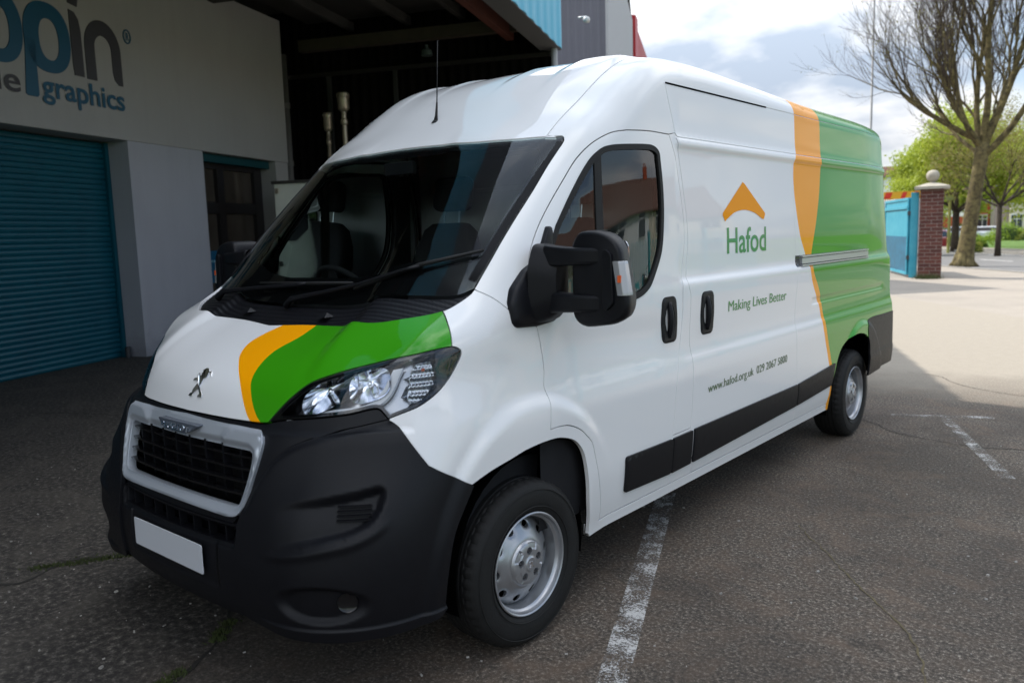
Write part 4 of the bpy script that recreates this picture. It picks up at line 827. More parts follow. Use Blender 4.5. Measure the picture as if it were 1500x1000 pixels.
# --- wheels
def ring(prof, n, M3, c): mb = MB(); mb.lathe(prof, c, 'x', n, M3); return mb
def wheel(x, y, steer, mir, rear=False):
    W_ = thing('wheel', None, None); W_.parent = van; W_.location = ((-x if mir else x), y, .338); W_.rotation_euler = (0, 0, steer); s = -1 if mir else 1
    # tyre: outer face at local x=0, tyre centre at -.11
    prof = [(.205, -.010), (.222, .004), (.250, .009), (.285, .010), (.308, .004), (.320, -.006), (.3285, -.014), (.334, -.026)]
    tread = []
    xs = np.linspace(-.032, -.188, 53)
    for xx in xs:
        g = any(abs(xx-q) < .0035 for q in (-.062, -.094, -.126, -.158)); crown_ = .338-.05*((xx+.11)/.11)**4*.12
        tread.append((crown_-(.008 if g else 0), xx))
    prof += tread+[(.334, -.194), (.320, -.212), (.285, -.226), (.250, -.222), (.205, -.205)]
    prof = [(r, h*s) for r, h in prof]
    mb = MB(); mb.lathe(prof, (0, 0, 0), 'x', 144)
    # sipes: nudge shoulder vertices inward in pairs
    k = 144
    for j, (r, h) in enumerate(prof):
        if r > .327 and (abs(abs(h)-.022) < .024 or abs(abs(h)-.20) < .02):
            for i in range(k):
                if i % 3 == 0: v = mb.v[j*k+i]; f = (r-.005)/r; mb.v[j*k+i] = (v[0], v[1]*f, v[2]*f)
    ty = obj('tyre', mb, M['rubber'], W_, smooth=True, autos=30)
    mb = MB(); 
    for rr, ww in ((.232, .0016), (.300, .0014)): mb.lathe([(rr-.002, .009*s), (rr-.001, (.009+ww+.0006)*s), (rr+.001, (.009+ww+.0006)*s), (rr+.002, .0085*s)], (0, 0, 0), 'x', 96)
    obj('sidewall_ridges', mb, M['rubber'], ty, smooth=True)
    mb = MB(); mb.lathe([(r, h*s) for r, h in [(.2075, -.004), (.2085, .002), (.204, .0045), (.199, .001), (.197, -.012), (.194, -.020), (.186, -.026), (.183, -.05), (.183, -.18), (.2, -.2)]], (0, 0, 0), 'x', 96)
    rim = obj('rim', mb, M['silver'], W_, smooth=True, autos=40)
    # disc with holes: 2-D polygon with holes mapped on the dish profile
    dish = table([(.0, -.020), (.085, -.020), (.100, -.022), (.112, -.030), (.125, -.036), (.150, -.050), (.168, -.062), (.184, -.085)], .003, .001)
    n = 96; outer = np.array([(.184*math.cos(2*math.pi*i/n), .184*math.sin(2*math.pi*i/n)) for i in range(n)]); pts = list(outer); ed = [(i, (i+1) % n) for i in range(n)]; hs = []
    for q in range(10):
        a0 = 2*math.pi*q/10+.1; cc = np.array((math.cos(a0), math.sin(a0)))*.149; tt = np.array((-math.sin(a0), math.cos(a0))); rr = cc/np.linalg.norm(cc)
        h = np.array([cc+rr*.0145*math.cos(t)+tt*.0185*math.sin(t) for t in np.linspace(0, 2*math.pi, 20, endpoint=False)]); hs.append(h); o = len(pts); pts += list(h); ed += [(o+i, o+(i+1) % 20) for i in range(20)]
        h2 = cc+(h-cc)*1.18; o = len(pts); pts += list(h2)
    for r in np.arange(.012, .184, .008):
        m_ = max(8, int(2*math.pi*r/.010))
        for i in range(m_):
            p = np.array((r*math.cos(2*math.pi*i/m_), r*math.sin(2*math.pi*i/m_)))
            if all(np.linalg.norm(p-h.mean(0)) > .0245 for h in hs): pts.append(p)
    R0 = delaunay_2d_cdt([Vector(p) for p in pts], ed, [], 0, 1e-6); V = np.array([tuple(v) for v in R0[0]]); T = np.array([tuple(f) for f in R0[2]]); cen = V[T].mean(1); kk = np.ones(len(T), bool)
    for h in hs: kk &= ~inpoly(cen, h)
    T = T[kk]; X = dish(np.linalg.norm(V, axis=1))
    for h in hs: X = X-.0035*np.exp(-(np.maximum(0, bdist(V, h))/.004)**2)
    mb = MB(); mb.add([(x_*s, v[0], v[1]) for x_, v in zip(X, V)], [tuple(t) for t in T])
    for h in hs:    # wall of each hole
        xx = dish(np.array([.149]))[0]-.004; k2 = len(h); o = len(mb.v); mb.add([(dish(np.array([np.linalg.norm(p)]))[0]*s-.0035*s, p[0], p[1]) for p in h]+[((xx-.010)*s, p[0], p[1]) for p in h], [(i, (i+1) % k2, k2+(i+1) % k2, k2+i) for i in range(k2)])
    obj('wheel_disc', mb, M['silver'], W_, smooth=True, autos=35)
    mb = MB(); mb.lathe([(0, -.10*s), (.19, -.10*s)], (0, 0, 0), 'x', 32); obj('brake_backing', mb, M['dark'], W_)
    # hub cover with five bolts
    hub = thing('hub_cover', None, None) if False else None
    n = 96; outer = np.array([(.094*math.cos(2*math.pi*i/n), .094*math.sin(2*math.pi*i/n)) for i in range(n)]); pts = list(outer); ed = [(i, (i+1) % n) for i in range(n)]; hs = []
    for q in range(5):
        a0 = 2*math.pi*q/5+.35; cc = np.array((math.cos(a0), math.sin(a0)))*.054; h = np.array([cc+.0150*np.array((math.cos(t), math.sin(t))) for t in np.linspace(0, 2*math.pi, 24, endpoint=False)]); hs.append(h); o = len(pts); pts += list(h); ed += [(o+i, o+(i+1) % 24) for i in range(24)]
    for r in np.arange(.006, .093, .004):
        m_ = max(6, int(2*math.pi*r/.005))
        for i in range(m_):
            p = np.array((r*math.cos(2*math.pi*i/m_), r*math.sin(2*math.pi*i/m_)))
            if all(np.linalg.norm(p-h.mean(0)) > .0165 for h in hs): pts.append(p)
    R0 = delaunay_2d_cdt([Vector(p) for p in pts], ed, [], 0, 1e-6); V = np.array([tuple(v) for v in R0[0]]); T = np.array([tuple(f) for f in R0[2]]); cen = V[T].mean(1); kk = np.ones(len(T), bool)
    for h in hs: kk &= ~inpoly(cen, h)
    T = T[kk]; r = np.linalg.norm(V, axis=1); ang = np.arctan2(V[:, 1], V[:, 0])
    hp = table([(0, .004), (.028, .004), (.031, -.001), (.060, -.002), (.080, -.006), (.088, -.011), (.095, -.022)], .0015, .0005)
    X = hp(r)-.006*(1-sst(0, .045, np.abs(((ang-.35-math.pi/5) % (2*math.pi/5))-0)))*sst(.062, .070, r)*(1-sst(.088, .092, r))*1.0-.0022*np.isclose(r, 0, atol=0)
    sector = ((ang-.35+.2) % (2*math.pi/5)) < .40*2
    X = X-.0035*sst(.058, .064, r)*(1-sst(.083, .088, r))*np.where(((ang-.35+math.pi/5) % (2*math.pi/5)) < .62, 1, 0)
    mb = MB(); mb.add([(x_*s, v[0], v[1]) for x_, v in zip(X, V)], [tuple(t) for t in T])
    for h in hs: k2 = 24; mb.add([(hp(np.array([np.linalg.norm(p)]))[0]*s, p[0], p[1]) for p in h]+[(-.022*s, p[0], p[1]) for p in h], [(i, (i+1) % k2, k2+(i+1) % k2, k2+i) for i in range(k2)])
    hc = obj('hub_cover', mb, M['silver'], W_, smooth=True, autos=28)
    for h in hs:
        c0 = h.mean(0); mb = MB(); mb.lathe([(r_, x_*s) for r_, x_ in ((.0, -.004), (.007, -.004), (.0085, -.006), (.0085, -.022), (.016, -.022))], (0, c0[0], c0[1]), 'x', 6); obj('wheel_bolt', mb, M['steel'], hc)
    # small embossed lion in the middle of the cover
    mb = MB(); A = [((.0062)*s, -s*-(a-.0-.0)*.26, (b-1.098)*.26) for a, b in LX]; B = [(.003*s, q[1], q[2]) for q in A]; k2 = len(A)
    mb.add(A+B, [tuple(range(k2)), tuple(range(k2, 2*k2))[::-1]]+[(i, (i+1) % k2, k2+(i+1) % k2, k2+i) for i in range(k2)]); obj('hub_emblem', mb, M['chrome'], hc)
    return W_
wheel(.995, 0, R_(-2), False); wheel(.995, 0, R_(-2), True); wheel(.981, 4.035, 0, False); wheel(.981, 4.035, 0, True)
# --- wheel arches, floor, bulkhead, cab interior
def half_arch(nm, y0, r, mir, xi=.55, xo=.965):
    mb = MB(); n = 24; vs = []
    for i in range(n+1):
        a = -.25+(math.pi+.5)*i/n; vs += [(xo, y0-r*math.cos(a), .36+(r+.02)*math.sin(a)), (xi, y0-r*math.cos(a), .36+(r+.02)*math.sin(a))]
    mb.add(vs, [(2*i, 2*i+1, 2*i+3, 2*i+2) for i in range(n)]); mb.add([vs[2*i+1] for i in range(n+1)], [tuple(range(n+1))]); obj(nm, mb, M['seal'], van, smooth=True, autos=40, mirror=mir)
for mir in (False, True): half_arch('arch_liner', .0, .395, mir); half_arch('arch_liner', 3.87, .385, mir, .6, .955)
mb = MB(); mb.box((0, 2.2, .33), (1.5, 5.3, .04)); mb.box((0, -.55, .34), (1.45, .6, .03)); obj('underbody', mb, M['dark'], van)
mb = MB(); mb.box((0, -.30, .62), (1.35, .06, .5)); mb.box((0, -.25, .92), (1.2, .6, .02)); obj('engine_bay', mb, M['dark'], van)
mb = MB(); mb.tube([(-.7, 4.035, .30), (.7, 4.035, .30)], .05, 10); mb.tube([(-.72, 0, .30), (.72, 0, .30)], .035, 10); obj('axles', mb, M['seal'], van)
# cargo box (inside of the load space) and white bulkhead behind the seats
mb = MB(); mb.box((0, 3.1, 1.36), (1.78, 3.5, 1.9)); obj('load_space_lining', mb, M['dark'], van)
mb = MB(); mb.box((0, 1.30, 1.40), (1.80, .03, 2.0)); bk = obj('bulkhead', mb, M['igrey'], van, bevel=.01)
mb = MB(); mb.box((.10, 1.278, 1.62), (.40, .014, .34)); obj('bulkhead_window', mb, M['gloss'], bk, bevel=.03)
mb = MB()
for z in (.95, 1.2, 1.9, 2.1): mb.box((0, 1.281, z), (1.5, .012, .03))
obj('bulkhead_ribs', mb, M['igrey'], bk, bevel=.005)
# headliner following the roof
hx, hy = np.meshgrid(np.linspace(-.86, .86, 15), np.linspace(.50, 1.28, 10)); P = T_.to3(np.stack([hx.ravel(), hy.ravel()], 1))[0]; mb = MB()
zz = np.minimum(P[:, 2]-.07, 2.12+.10*(hy.ravel()-.5)); mb.add([(a, b, z) for a, b, z in zip(hx.ravel(), hy.ravel(), zz)], [(j*15+i, j*15+i+1, j*15+i+16, j*15+i+15) for j in range(9) for i in range(14)]); obj('headliner', mb, M['interior'], van, smooth=True)
# A-pillar inner trims (just inside the glass edge)
for mir in (False, True):
    mb = MB(); pts = [T_.to3(np.array([(.83, y)]))[0][0]-np.array((.0, -.02, .03)) for y in np.linspace(-.12, .46, 10)]; mb.tube(pts, .035, 8); obj('pillar_trim', mb, M['interior'], van, smooth=True, mirror=mir)
    mb = MB(); n = inset(winp, .012); hole = dense(n, .03); outp = loop(seglines((.10, .42), (1.20, .42), (1.22, 2.02), (.62, 2.03), (.10, 1.50), (.10, .42), step=.04))
    a, b = panel('door_trim', M['interior'], van, 'S', outp, holes=[loop(inset(winp, .006))], gap=0, grid=(.08, .08), off=-.055, depth=.0, edge=False, mirror=True); bpy.data.objects.remove(a if mir else b)
# dashboard
mb = MB(); prof = [(-.30, 1.20), (-.28, 1.285), (-.16, 1.325), (.02, 1.345), (.12, 1.335), (.17, 1.28), (.19, 1.12), (.16, .90), (.12, .5), (-.3, .5)]
xs = np.linspace(-.90, .90, 31); vs = []
for x in xs:
    bump_ = .05*math.exp(-((x+.42)/.20)**2)+.015*math.exp(-((x-.5)/.2)**2)
    for (y, z) in prof: vs.append((x, y+.08*(x/.9)**2*(-1 if False else 1)*.5, z+(bump_ if z > 1.25 and y > -.2 else 0)))
k = len(prof); mb.add(vs, [(i*k+j, (i+1)*k+j, (i+1)*k+(j+1) % k, i*k+(j+1) % k) for i in range(30) for j in range(k)]+[tuple(range(k)), tuple(30*k+j for j in range(k))[::-1]]); db = obj('dashboard', mb, M['interior'], van, smooth=True, autos=50)
mb = MB(); n = 40; c = Vector((-.42, .30, 1.34)); q = Matrix.Rotation(R_(-52), 3, 'X')
mb.tube([c+q@Vector((.20*math.cos(t), .20*math.sin(t), 0)) for t in np.linspace(0, 2*math.pi, n+1)], .015, 10, cap=False)
mb.tube([c+q@Vector((-.19, 0, 0)), c+q@Vector((-.06, -.01, -.03)), c+q@Vector((.06, -.01, -.03)), c+q@Vector((.19, 0, 0))], [.014, .03, .03, .014], 8); mb.tube([c+q@Vector((0, -.02, -.03)), c+q@Vector((0, 0, -.25))], .04, 8); mb.tube([c+q@Vector((0, -.02, -.03)), c+q@Vector((0, -.19, 0))], .014, 8)
obj('steering_wheel', mb, M['interior'], van, smooth=True)
def seat(x, wd=.50):
    def rb(c, d, rotx, nm, par, seg=3):
        mb = MB(); mb.box((0, 0, 0), d); o = obj(nm, mb, M['fabric'], par, bevel=min(d)*.42, seg=4, smooth=True); o.location = c; o.rotation_euler = (rotx, 0, 0); return o
    mb = MB(); mb.box((x, .72, .80), (wd*.8, .45, .40)); s0 = obj('seat', mb, M['interior'], van, bevel=.02)
    rb((x, .68, 1.03), (wd, .52, .14), R_(4), 'cushion', s0); 
    mb = MB(); rows = []
    for z, w_, d in ((0, .46, .10), (.10, .50, .13), (.30, .50, .13), (.45, .46, .12), (.56, .38, .10), (.60, .28, .06)):
        rows.append([(a, b, z) for a, b in roundc([(-w_/2, -d/2), (w_/2, -d/2), (w_/2, d/2), (-w_/2, d/2)], .04, 4)])
    k = len(rows[0]); mb.add([p for r in rows for p in r], [(i*k+j, i*k+(j+1) % k, (i+1)*k+(j+1) % k, (i+1)*k+j) for i in range(5) for j in range(k)]+[tuple(5*k+j for j in range(k))])
    o = obj('backrest', mb, M['fabric'], s0, smooth=True, autos=60); o.location = (x, .95, 1.12); o.rotation_euler = (R_(-12), 0, 0)
    h = rb((x, 1.10, 1.88), (.27, .10, .20), R_(-10), 'headrest', s0)
    mb = MB(); mb.tube([(x-.06, 1.07, 1.68), (x-.06, 1.09, 1.82)], .006, 6); mb.tube([(x+.06, 1.07, 1.68), (x+.06, 1.09, 1.82)], .006, 6); obj('headrest_posts', mb, M['alu'], s0)
seat(-.42); seat(.45); 
mb = MB(); mb.box((0, .72, .50), (1.8, 1.3, .04)); obj('cab_floor', mb, M['interior'], van)
mb = MB(); mb.tube([(0, .36, 2.0), (0, .33, 1.97)], .01, 6); mb.box((0, .31, 1.965), (.2, .03, .06)); obj('sun_sensor', mb, M['interior'], van, bevel=.01)
for x in (-.42, .42): mb = MB(); mb.box((x, .46, 2.055), (.42, .14, .02), Matrix.Rotation(R_(20), 3, 'X')); obj('sun_visor', mb, M['interior'], van, bevel=.008)
# ============================================================ the place
def gmat(name, nodesfn, rough=.85):
    mm = bpy.data.materials.new(name); mm.use_nodes = True; t = mm.node_tree; b = t.nodes['Principled BSDF']; b.inputs['Roughness'].default_value = rough; b.inputs['Specular IOR Level'].default_value = .35
    tcn = t.nodes.new('ShaderNodeTexCoord'); nodesfn(t, b, tcn.outputs['Object']); return mm
def nz(t, vec, scale, detail=6, rough=.6, typ='ShaderNodeTexNoise', dist=0):
    n = t.nodes.new(typ); n.inputs['Scale'].default_value = scale
    if typ == 'ShaderNodeTexNoise': n.inputs['Detail'].default_value = detail; n.inputs['Roughness'].default_value = rough; n.inputs['Distortion'].default_value = dist
    t.links.new(vec, n.inputs['Vector']); return n.outputs[0]
def ramp(t, fac, *stops):
    n = t.nodes.new('ShaderNodeValToRGB'); cr = n.color_ramp
    while len(cr.elements) < len(stops): cr.elements.new(.5)
    for e, (p, c) in zip(cr.elements, stops): e.position = p; e.color = (tuple(c)+(1,)) if hasattr(c, '__len__') else (c, c, c, 1)
    t.links.new(fac, n.inputs[0]); return n.outputs[0]
def mixc(t, fac, a, b, mode='MIX'):
    n = t.nodes.new('ShaderNodeMix'); n.data_type = 'RGBA'; n.blend_type = mode
    for s_, v in ((0, fac), (6, a), (7, b)):
        if hasattr(v, 'is_output') or 'NodeSocket' in type(v).__name__: t.links.new(v, n.inputs[s_])
        elif hasattr(v, '__len__'): n.inputs[s_].default_value = tuple(v)[:3]+(1,)
        else: n.inputs[s_].default_value = v
    return n.outputs[2]
def mth(t, op, a, b=None, c=None):
    n = t.nodes.new('ShaderNodeMath'); n.operation = op
    for i, v in enumerate((a, b, c)):
        if v is None: continue
        if 'NodeSocket' in type(v).__name__: t.links.new(v, n.inputs[i])
        else: n.inputs[i].default_value = v
    return n.outputs[0]
def bump(t, b, h, st=.5, dist=.01):
    n = t.nodes.new('ShaderNodeBump'); n.inputs['Strength'].default_value = st; n.inputs['Distance'].default_value = dist; t.links.new(h, n.inputs['Height']); t.links.new(n.outputs[0], b.inputs['Normal'])
def yard(t, b, v):
    sx = t.nodes.new('ShaderNodeSeparateXYZ'); t.links.new(v, sx.inputs[0])
    fine = nz(t, v, 58, 6, .85); mid = nz(t, v, 9, 8, .7); big = nz(t, v, .9, 6, .6, dist=.6); vor = t.nodes.new('ShaderNodeTexVoronoi'); vor.inputs['Scale'].default_value = 150; t.links.new(v, vor.inputs['Vector'])
    agg = ramp(t, fine, (.36, (.022, .018, .014)), (.47, (.062, .051, .041)), (.55, (.15, .125, .10)), (.63, (.46, .40, .33)))
    tint = mixc(t, ramp(t, mid, (.42, 0.), (.68, 1.)), agg, (.135, .095, .066)); n_ = mixc(t, .5, agg, tint)
    n_ = mixc(t, ramp(t, big, (.38, 0.), (.60, .85)), n_, mixc(t, .55, n_, (.030, .025, .021)))
    p2 = nz(t, v, 2.3, 7, .7, dist=1.2); n_ = mixc(t, ramp(t, p2, (.50, 0.), (.66, .75)), n_, mixc(t, .5, n_, (.17, .115, .078))); n_ = mixc(t, ramp(t, nz(t, v, 4.1, 6, .7), (.60, 0.), (.70, .6)), n_, (.028, .024, .020))
    # paler concrete further down the yard, with a ragged edge; darker, patchy concrete towards the building
    yy = mth(t, 'ADD', sx.outputs[1], mth(t, 'MULTIPLY', big, 2.2)); far = ramp(t, mth(t, 'MULTIPLY', yy, .05), (.33, 0.), (.43, 1.))
    conc = ramp(t, fine, (.25, (.20, .175, .14)), (.5, (.32, .282, .228)), (.8, (.44, .39, .32))); conc = mixc(t, ramp(t, mid, (.3, 0.), (.75, .6)), conc, (.25, .22, .18)); 
    n_ = mixc(t, far, n_, conc)
    xx = mth(t, 'ADD', mth(t, 'MULTIPLY', sx.outputs[0], .912), mth(t, 'MULTIPLY', sx.outputs[1], .41)); lf = ramp(t, mth(t, 'ADD', mth(t, 'MULTIPLY', xx, .1), mth(t, 'MULTIPLY', big, .12)), (-.0, 1.), (.11, 0.))
    old = ramp(t, nz(t, v, 30, 9, .78), (.32, (.010, .009, .008)), (.47, (.034, .030, .026)), (.56, (.080, .071, .061)), (.66, (.26, .24, .20))); old = mixc(t, ramp(t, nz(t, v, 1.7, 7, .7, dist=.8), (.47, 0.), (.60, .8)), old, mixc(t, .5, old, (.10, .088, .072)))
    n_ = mixc(t, lf, n_, old)
    t.links.new(n_, b.inputs['Base Color']); bump(t, b, mth(t, 'ADD', fine, mth(t, 'MULTIPLY', mid, 1.5)), .8, .006)
M_yard = gmat('yard_surface', yard)
def roadm(t, b, v):
    c = ramp(t, nz(t, v, 60, 4, .7), (.3, (.13, .128, .125)), (.7, (.21, .205, .20))); c = mixc(t, ramp(t, nz(t, v, .7), (.35, 0.), (.65, .6)), c, (.15, .147, .143)); t.links.new(c, b.inputs['Base Color']); bump(t, b, nz(t, v, 60), .3)
M_road = gmat('road_surface', roadm)
def pavem(t, b, v):
    c = ramp(t, nz(t, v, 40, 5, .7), (.3, (.25, .22, .185)), (.7, (.38, .335, .28))); c = mixc(t, ramp(t, nz(t, v, .8), (.4, 0.), (.65, .6)), c, (.24, .215, .185)); t.links.new(c, b.inputs['Base Color'])
M_pave = gmat('pavement_surface', pavem)
def grassm(t, b, v):
    c = ramp(t, nz(t, v, 3.0, 8, .75), (.3, (.035, .075, .012)), (.5, (.075, .15, .022)), (.7, (.16, .22, .035))); t.links.new(c, b.inputs['Base Color']); bump(t, b, nz(t, v, 25), 1., .05)
M_grass = gmat('grass_surface', grassm, .95)
# terrain: one sheet to the horizon, falling a little beyond the road
def gz(x, y): 
    d = (x+4.233)*.77+(y-30.71)*.64; s_ = min(1, max(0, (d-9)/14)); e_ = min(1, max(0, (x-26)/16)); return -.02-.40*s_*s_*(3-2*s_)-1.8*e_*e_*(3-2*e_)
mb = MB(); xs = [-900, -400, -200, -100, -60, -40]+list(range(-34, 30, 4))+[40, 60, 100, 200, 400, 900]; ys = [-900, -300, -100, -40, -15, 0, 15, 25]+list(range(28, 70, 3))+[75, 85, 100, 130, 200, 400, 900]
mb.add([(x, y, gz(x, y)) for y in ys for x in xs], [(j*len(xs)+i, j*len(xs)+i+1, (j+1)*len(xs)+i+1, (j+1)*len(xs)+i) for j in range(len(ys)-1) for i in range(len(xs)-1)])
struct('ground', mb, M_grass, smooth=True)
r_ = np.array((.64, -.77)); nr = np.array((.77, .64)); P0 = np.array((-4.233, 30.71))
def RP(a, d, z=0): p = P0+r_*a+nr*d; return (p[0], p[1], z)
def sheet(nm, pts, m_, z0=None, kind='structure'):
    mb = MB(); mb.add(pts, [tuple(range(len(pts)))]); o = obj(nm, mb, m_); o['kind'] = kind; return o
# yard meets the pavement line just behind the gate pillar
sheet('yard', [RP(-14, -7.2), RP(34, -7.2), (26, -14, 0), (-14, -14, 0), (-24, 2, 0)], M_yard)
mb = MB(); mb.add([RP(-60, -7.2, -.004), RP(60, -7.2, -.004), RP(60, -.15, -.004), RP(-60, -.15, -.004)], [(0, 1, 2, 3)]); struct('pavement', mb, M_pave)
mb = MB(); mb.add([RP(-60, -.15, -.012), RP(60, -.15, -.012), RP(60, 7.9, -.012), RP(-60, 7.9, -.012)], [(0, 1, 2, 3)]); struct('road', mb, M_road)
M_kerb = mat('kerb_stone', (.26, .25, .23), .8, noise=.2, scale=6)
mb = MB(); 
for d in (-.15, 7.9): 
    a, b_ = RP(-60, d), RP(60, d); q = RP(60, d+.14); q0 = RP(-60, d+.14); h = .03 if d < 0 else .11
    mb.add([(*p[:2], z) for z in (-.05, h) for p in (a, b_, q, q0)], [(4, 5, 6, 7), (0, 1, 5, 4), (2, 3, 7, 6), (1, 2, 6, 5), (3, 0, 4, 7)])
struct('kerb', mb, M_kerb)
mb = MB(); mb.add([RP(-60, 8.04, .10), RP(60, 8.04, .10), RP(60, 10.6, .10), RP(-60, 10.6, .10)], [(0, 1, 2, 3)]); struct('far_pavement', mb, M_pave)
M_wp = mat('road_paint', (.62, .61, .58), .8, noise=.15)
mb = MB()
for k in range(-8, 9):
    a = k*5.2+1.0; mb.add([RP(a, 3.8, -.006), RP(a+2.2, 3.8, -.006), RP(a+2.2, 3.95, -.006), RP(a, 3.95, -.006)], [(0, 1, 2, 3)])
mb.add([RP(-60, 7.2, -.006), RP(60, 7.2, -.006), RP(60, 7.3, -.006), RP(-60, 7.3, -.006)], [(0, 1, 2, 3)])
struct('road_marking', mb, M_wp)
# worn bay lines in the yard
def wornm(name, dens):
    mm = bpy.data.materials.new(name); mm.use_nodes = True; t = mm.node_tree; b = t.nodes['Principled BSDF']; b.inputs['Base Color'].default_value = (.50, .49, .47, 1); b.inputs['Roughness'].default_value = .8
    v = t.nodes.new('ShaderNodeTexCoord').outputs['Object']; tr = t.nodes.new('ShaderNodeBsdfTransparent'); mx = t.nodes.new('ShaderNodeMixShader'); o = t.nodes['Material Output']
    f = mth(t, 'ADD', mth(t, 'MULTIPLY', nz(t, v, 105, 4, .75), 1.2), mth(t, 'MULTIPLY', nz(t, v, 7, 4, .6), .9)); f = ramp(t, f, (dens, 0.), (min(.999, dens+.07), 1.))
    t.links.new(f, mx.inputs[0]); t.links.new(tr.outputs[0], mx.inputs[1]); t.links.new(b.outputs[0], mx.inputs[2]); t.links.new(mx.outputs[0], o.inputs[0]); return mm
MW = wornm('worn_paint', .99)
# ramps clamp at 1, so scale the noise sum down
for nd in MW.node_tree.nodes:
    if nd.type == 'MATH' and nd.operation == 'MULTIPLY': nd.inputs[1].default_value *= .5
for nd in MW.node_tree.nodes:
    if nd.type == 'VALTORGB': nd.color_ramp.elements[0].position = .50; nd.color_ramp.elements[1].position = .60
def gline(a, b, wd, nm='bay_line', m_=None):
    a, b = np.array(a), np.array(b); d = (b-a)/np.linalg.norm(b-a); n = np.array((-d[1], d[0]))*wd/2
    return sheet(nm, [(*(a-n), .004), (*(b-n), .004), (*(b+n), .004), (*(a+n), .004)], m_ or MW)
Dv = np.array((-.41, .912)); Nv = np.array((.912, .41))
p0 = np.array((1.405, -.05)); gline(p0-Dv*1.2, p0+Dv*3.2, .115); MW2 = MW.copy(); MW2.name = 'very_worn_paint'
for nd in MW2.node_tree.nodes:
    if nd.type == 'VALTORGB': nd.color_ramp.elements[0].position = .52; nd.color_ramp.elements[1].position = .63
gline((1.03, 4.90), (1.74, 5.235), .075, m_=MW2); gline((1.43, 4.99), (2.12, 3.45), .085, m_=MW2)
# cracks and mossy joints
def ribbon(nm, pts, wd, m_, z=.003, jit=.012, kind='structure'):
    pts = smooth_line(np.array(pts, float), .03); rs = np.random.RandomState(len(pts)); pts = pts+rs.randn(*pts.shape)*jit*.4
    w2 = wd*(.35+rs.rand(len(pts)))*.5; t = np.gradient(pts, axis=0); t /= np.linalg.norm(t, axis=1)[:, None]; n = np.stack([-t[:, 1], t[:, 0]], 1); mb = MB()
    A, B = pts+n*w2[:, None], pts-n*w2[:, None]; mb.add([(*p, z) for p in A]+[(*p, z) for p in B], [(i, len(pts)+i, len(pts)+i+1, i+1) for i in range(len(pts)-1)]); o = obj(nm, mb, m_); o['kind'] = kind; return o
M_crack = mat('crack_dirt', (.022, .020, .016), .95, noise=.4, scale=20); M_moss = mat('moss', (.045, .060, .012), .95, noise=.5, scale=30, bump=.6, bscale=80)
ribbon('ground_crack', [(.73, 4.66), (1.0, 4.52), (1.20, 4.31), (1.45, 4.22), (1.66, 4.18), (1.85, 4.18), (2.1, 4.26), (2.5, 4.2)], .010, M_crack)
ribbon('ground_crack', [(.60, 7.14), (.9, 7.05), (1.25, 6.6), (1.9, 6.3), (3, 6.2)], .009, M_crack)
ribbon('ground_crack', [(1.36, 1.89), (1.6, 1.62), (1.82, 1.35), (2.0, 1.15), (2.16, .96), (2.26, .75), (2.30, .63), (2.5, .3)], .008, mat('crack_sand', (.12, .095, .05), .95, noise=.3))
ribbon('ground_crack', [(-1.32, -.56), (-1.5, -.82), (-1.40, -1.05), (-1.9, -1.4)], .03, M_crack); ribbon('ground_crack', [(-.5, -.45), (-.114, -.708), (.1, -1.05), (.25, -1.5)], .02, M_crack)
ribbon('ground_crack', [(-8, -1), (-5.5, .8), (-3.4, 1.6), (-2.2, 3.0)], .02, M_crack)
mb = MB(); rs = np.random.RandomState(3)
def tuft(mb, x, y, n, sp, h):
    for _ in range(n):
        a, b = x+rs.randn()*sp, y+rs.randn()*sp; t = rs.rand()*6.28; w_ = .003+.003*rs.rand(); hh = h*(.4+rs.rand()); dx, dy = math.cos(t)*w_, math.sin(t)*w_; lx, ly = rs.randn()*hh*.5, rs.randn()*hh*.5
        mb.add([(a-dx, b-dy, 0), (a+dx, b+dy, 0), (a+lx, b+ly, hh)], [(0, 1, 2)])
for (x, y) in [(-.12, -.72), (-.08, -.76), (.05, -1.0), (.07, -1.06), (.09, -1.12), (.11, -1.2), (-.17, -.66)]: tuft(mb, x, y, 130, .018, .014)
for k in range(12): tuft(mb, -1.32-.02*k, -.56-.035*k, 60, .02, .012)
for x, y in ((-2.9, 23.2), (-2.75, 23.3), (-3.1, 23.2)): tuft(mb, x, y, 160, .10, .16)
o = obj('moss_tufts', mb, mat('moss_green', (.045, .060, .014), .9)); o['kind'] = 'stuff'
mb = MB()
for _ in range(520):
    if rs.rand() < .55: x, y = -1.2+rs.randn()*1.3, -.9+rs.randn()*.9
    else: x, y = 1.8+rs.randn()*1.3, 1.5+rs.randn()*2.0
    s_ = .0025+.006*rs.rand()**3; q = Matrix.Rotation(rs.rand()*6, 3, 'Z')@Matrix.Rotation(rs.rand()*6, 3, 'X'); mb.box((x, y, s_*.4), (s_*2, s_*1.3, s_), q)
o = obj('grit', mb, mat('grit_stone', (.32, .30, .27), .85, noise=.5, scale=3)); o['kind'] = 'stuff'

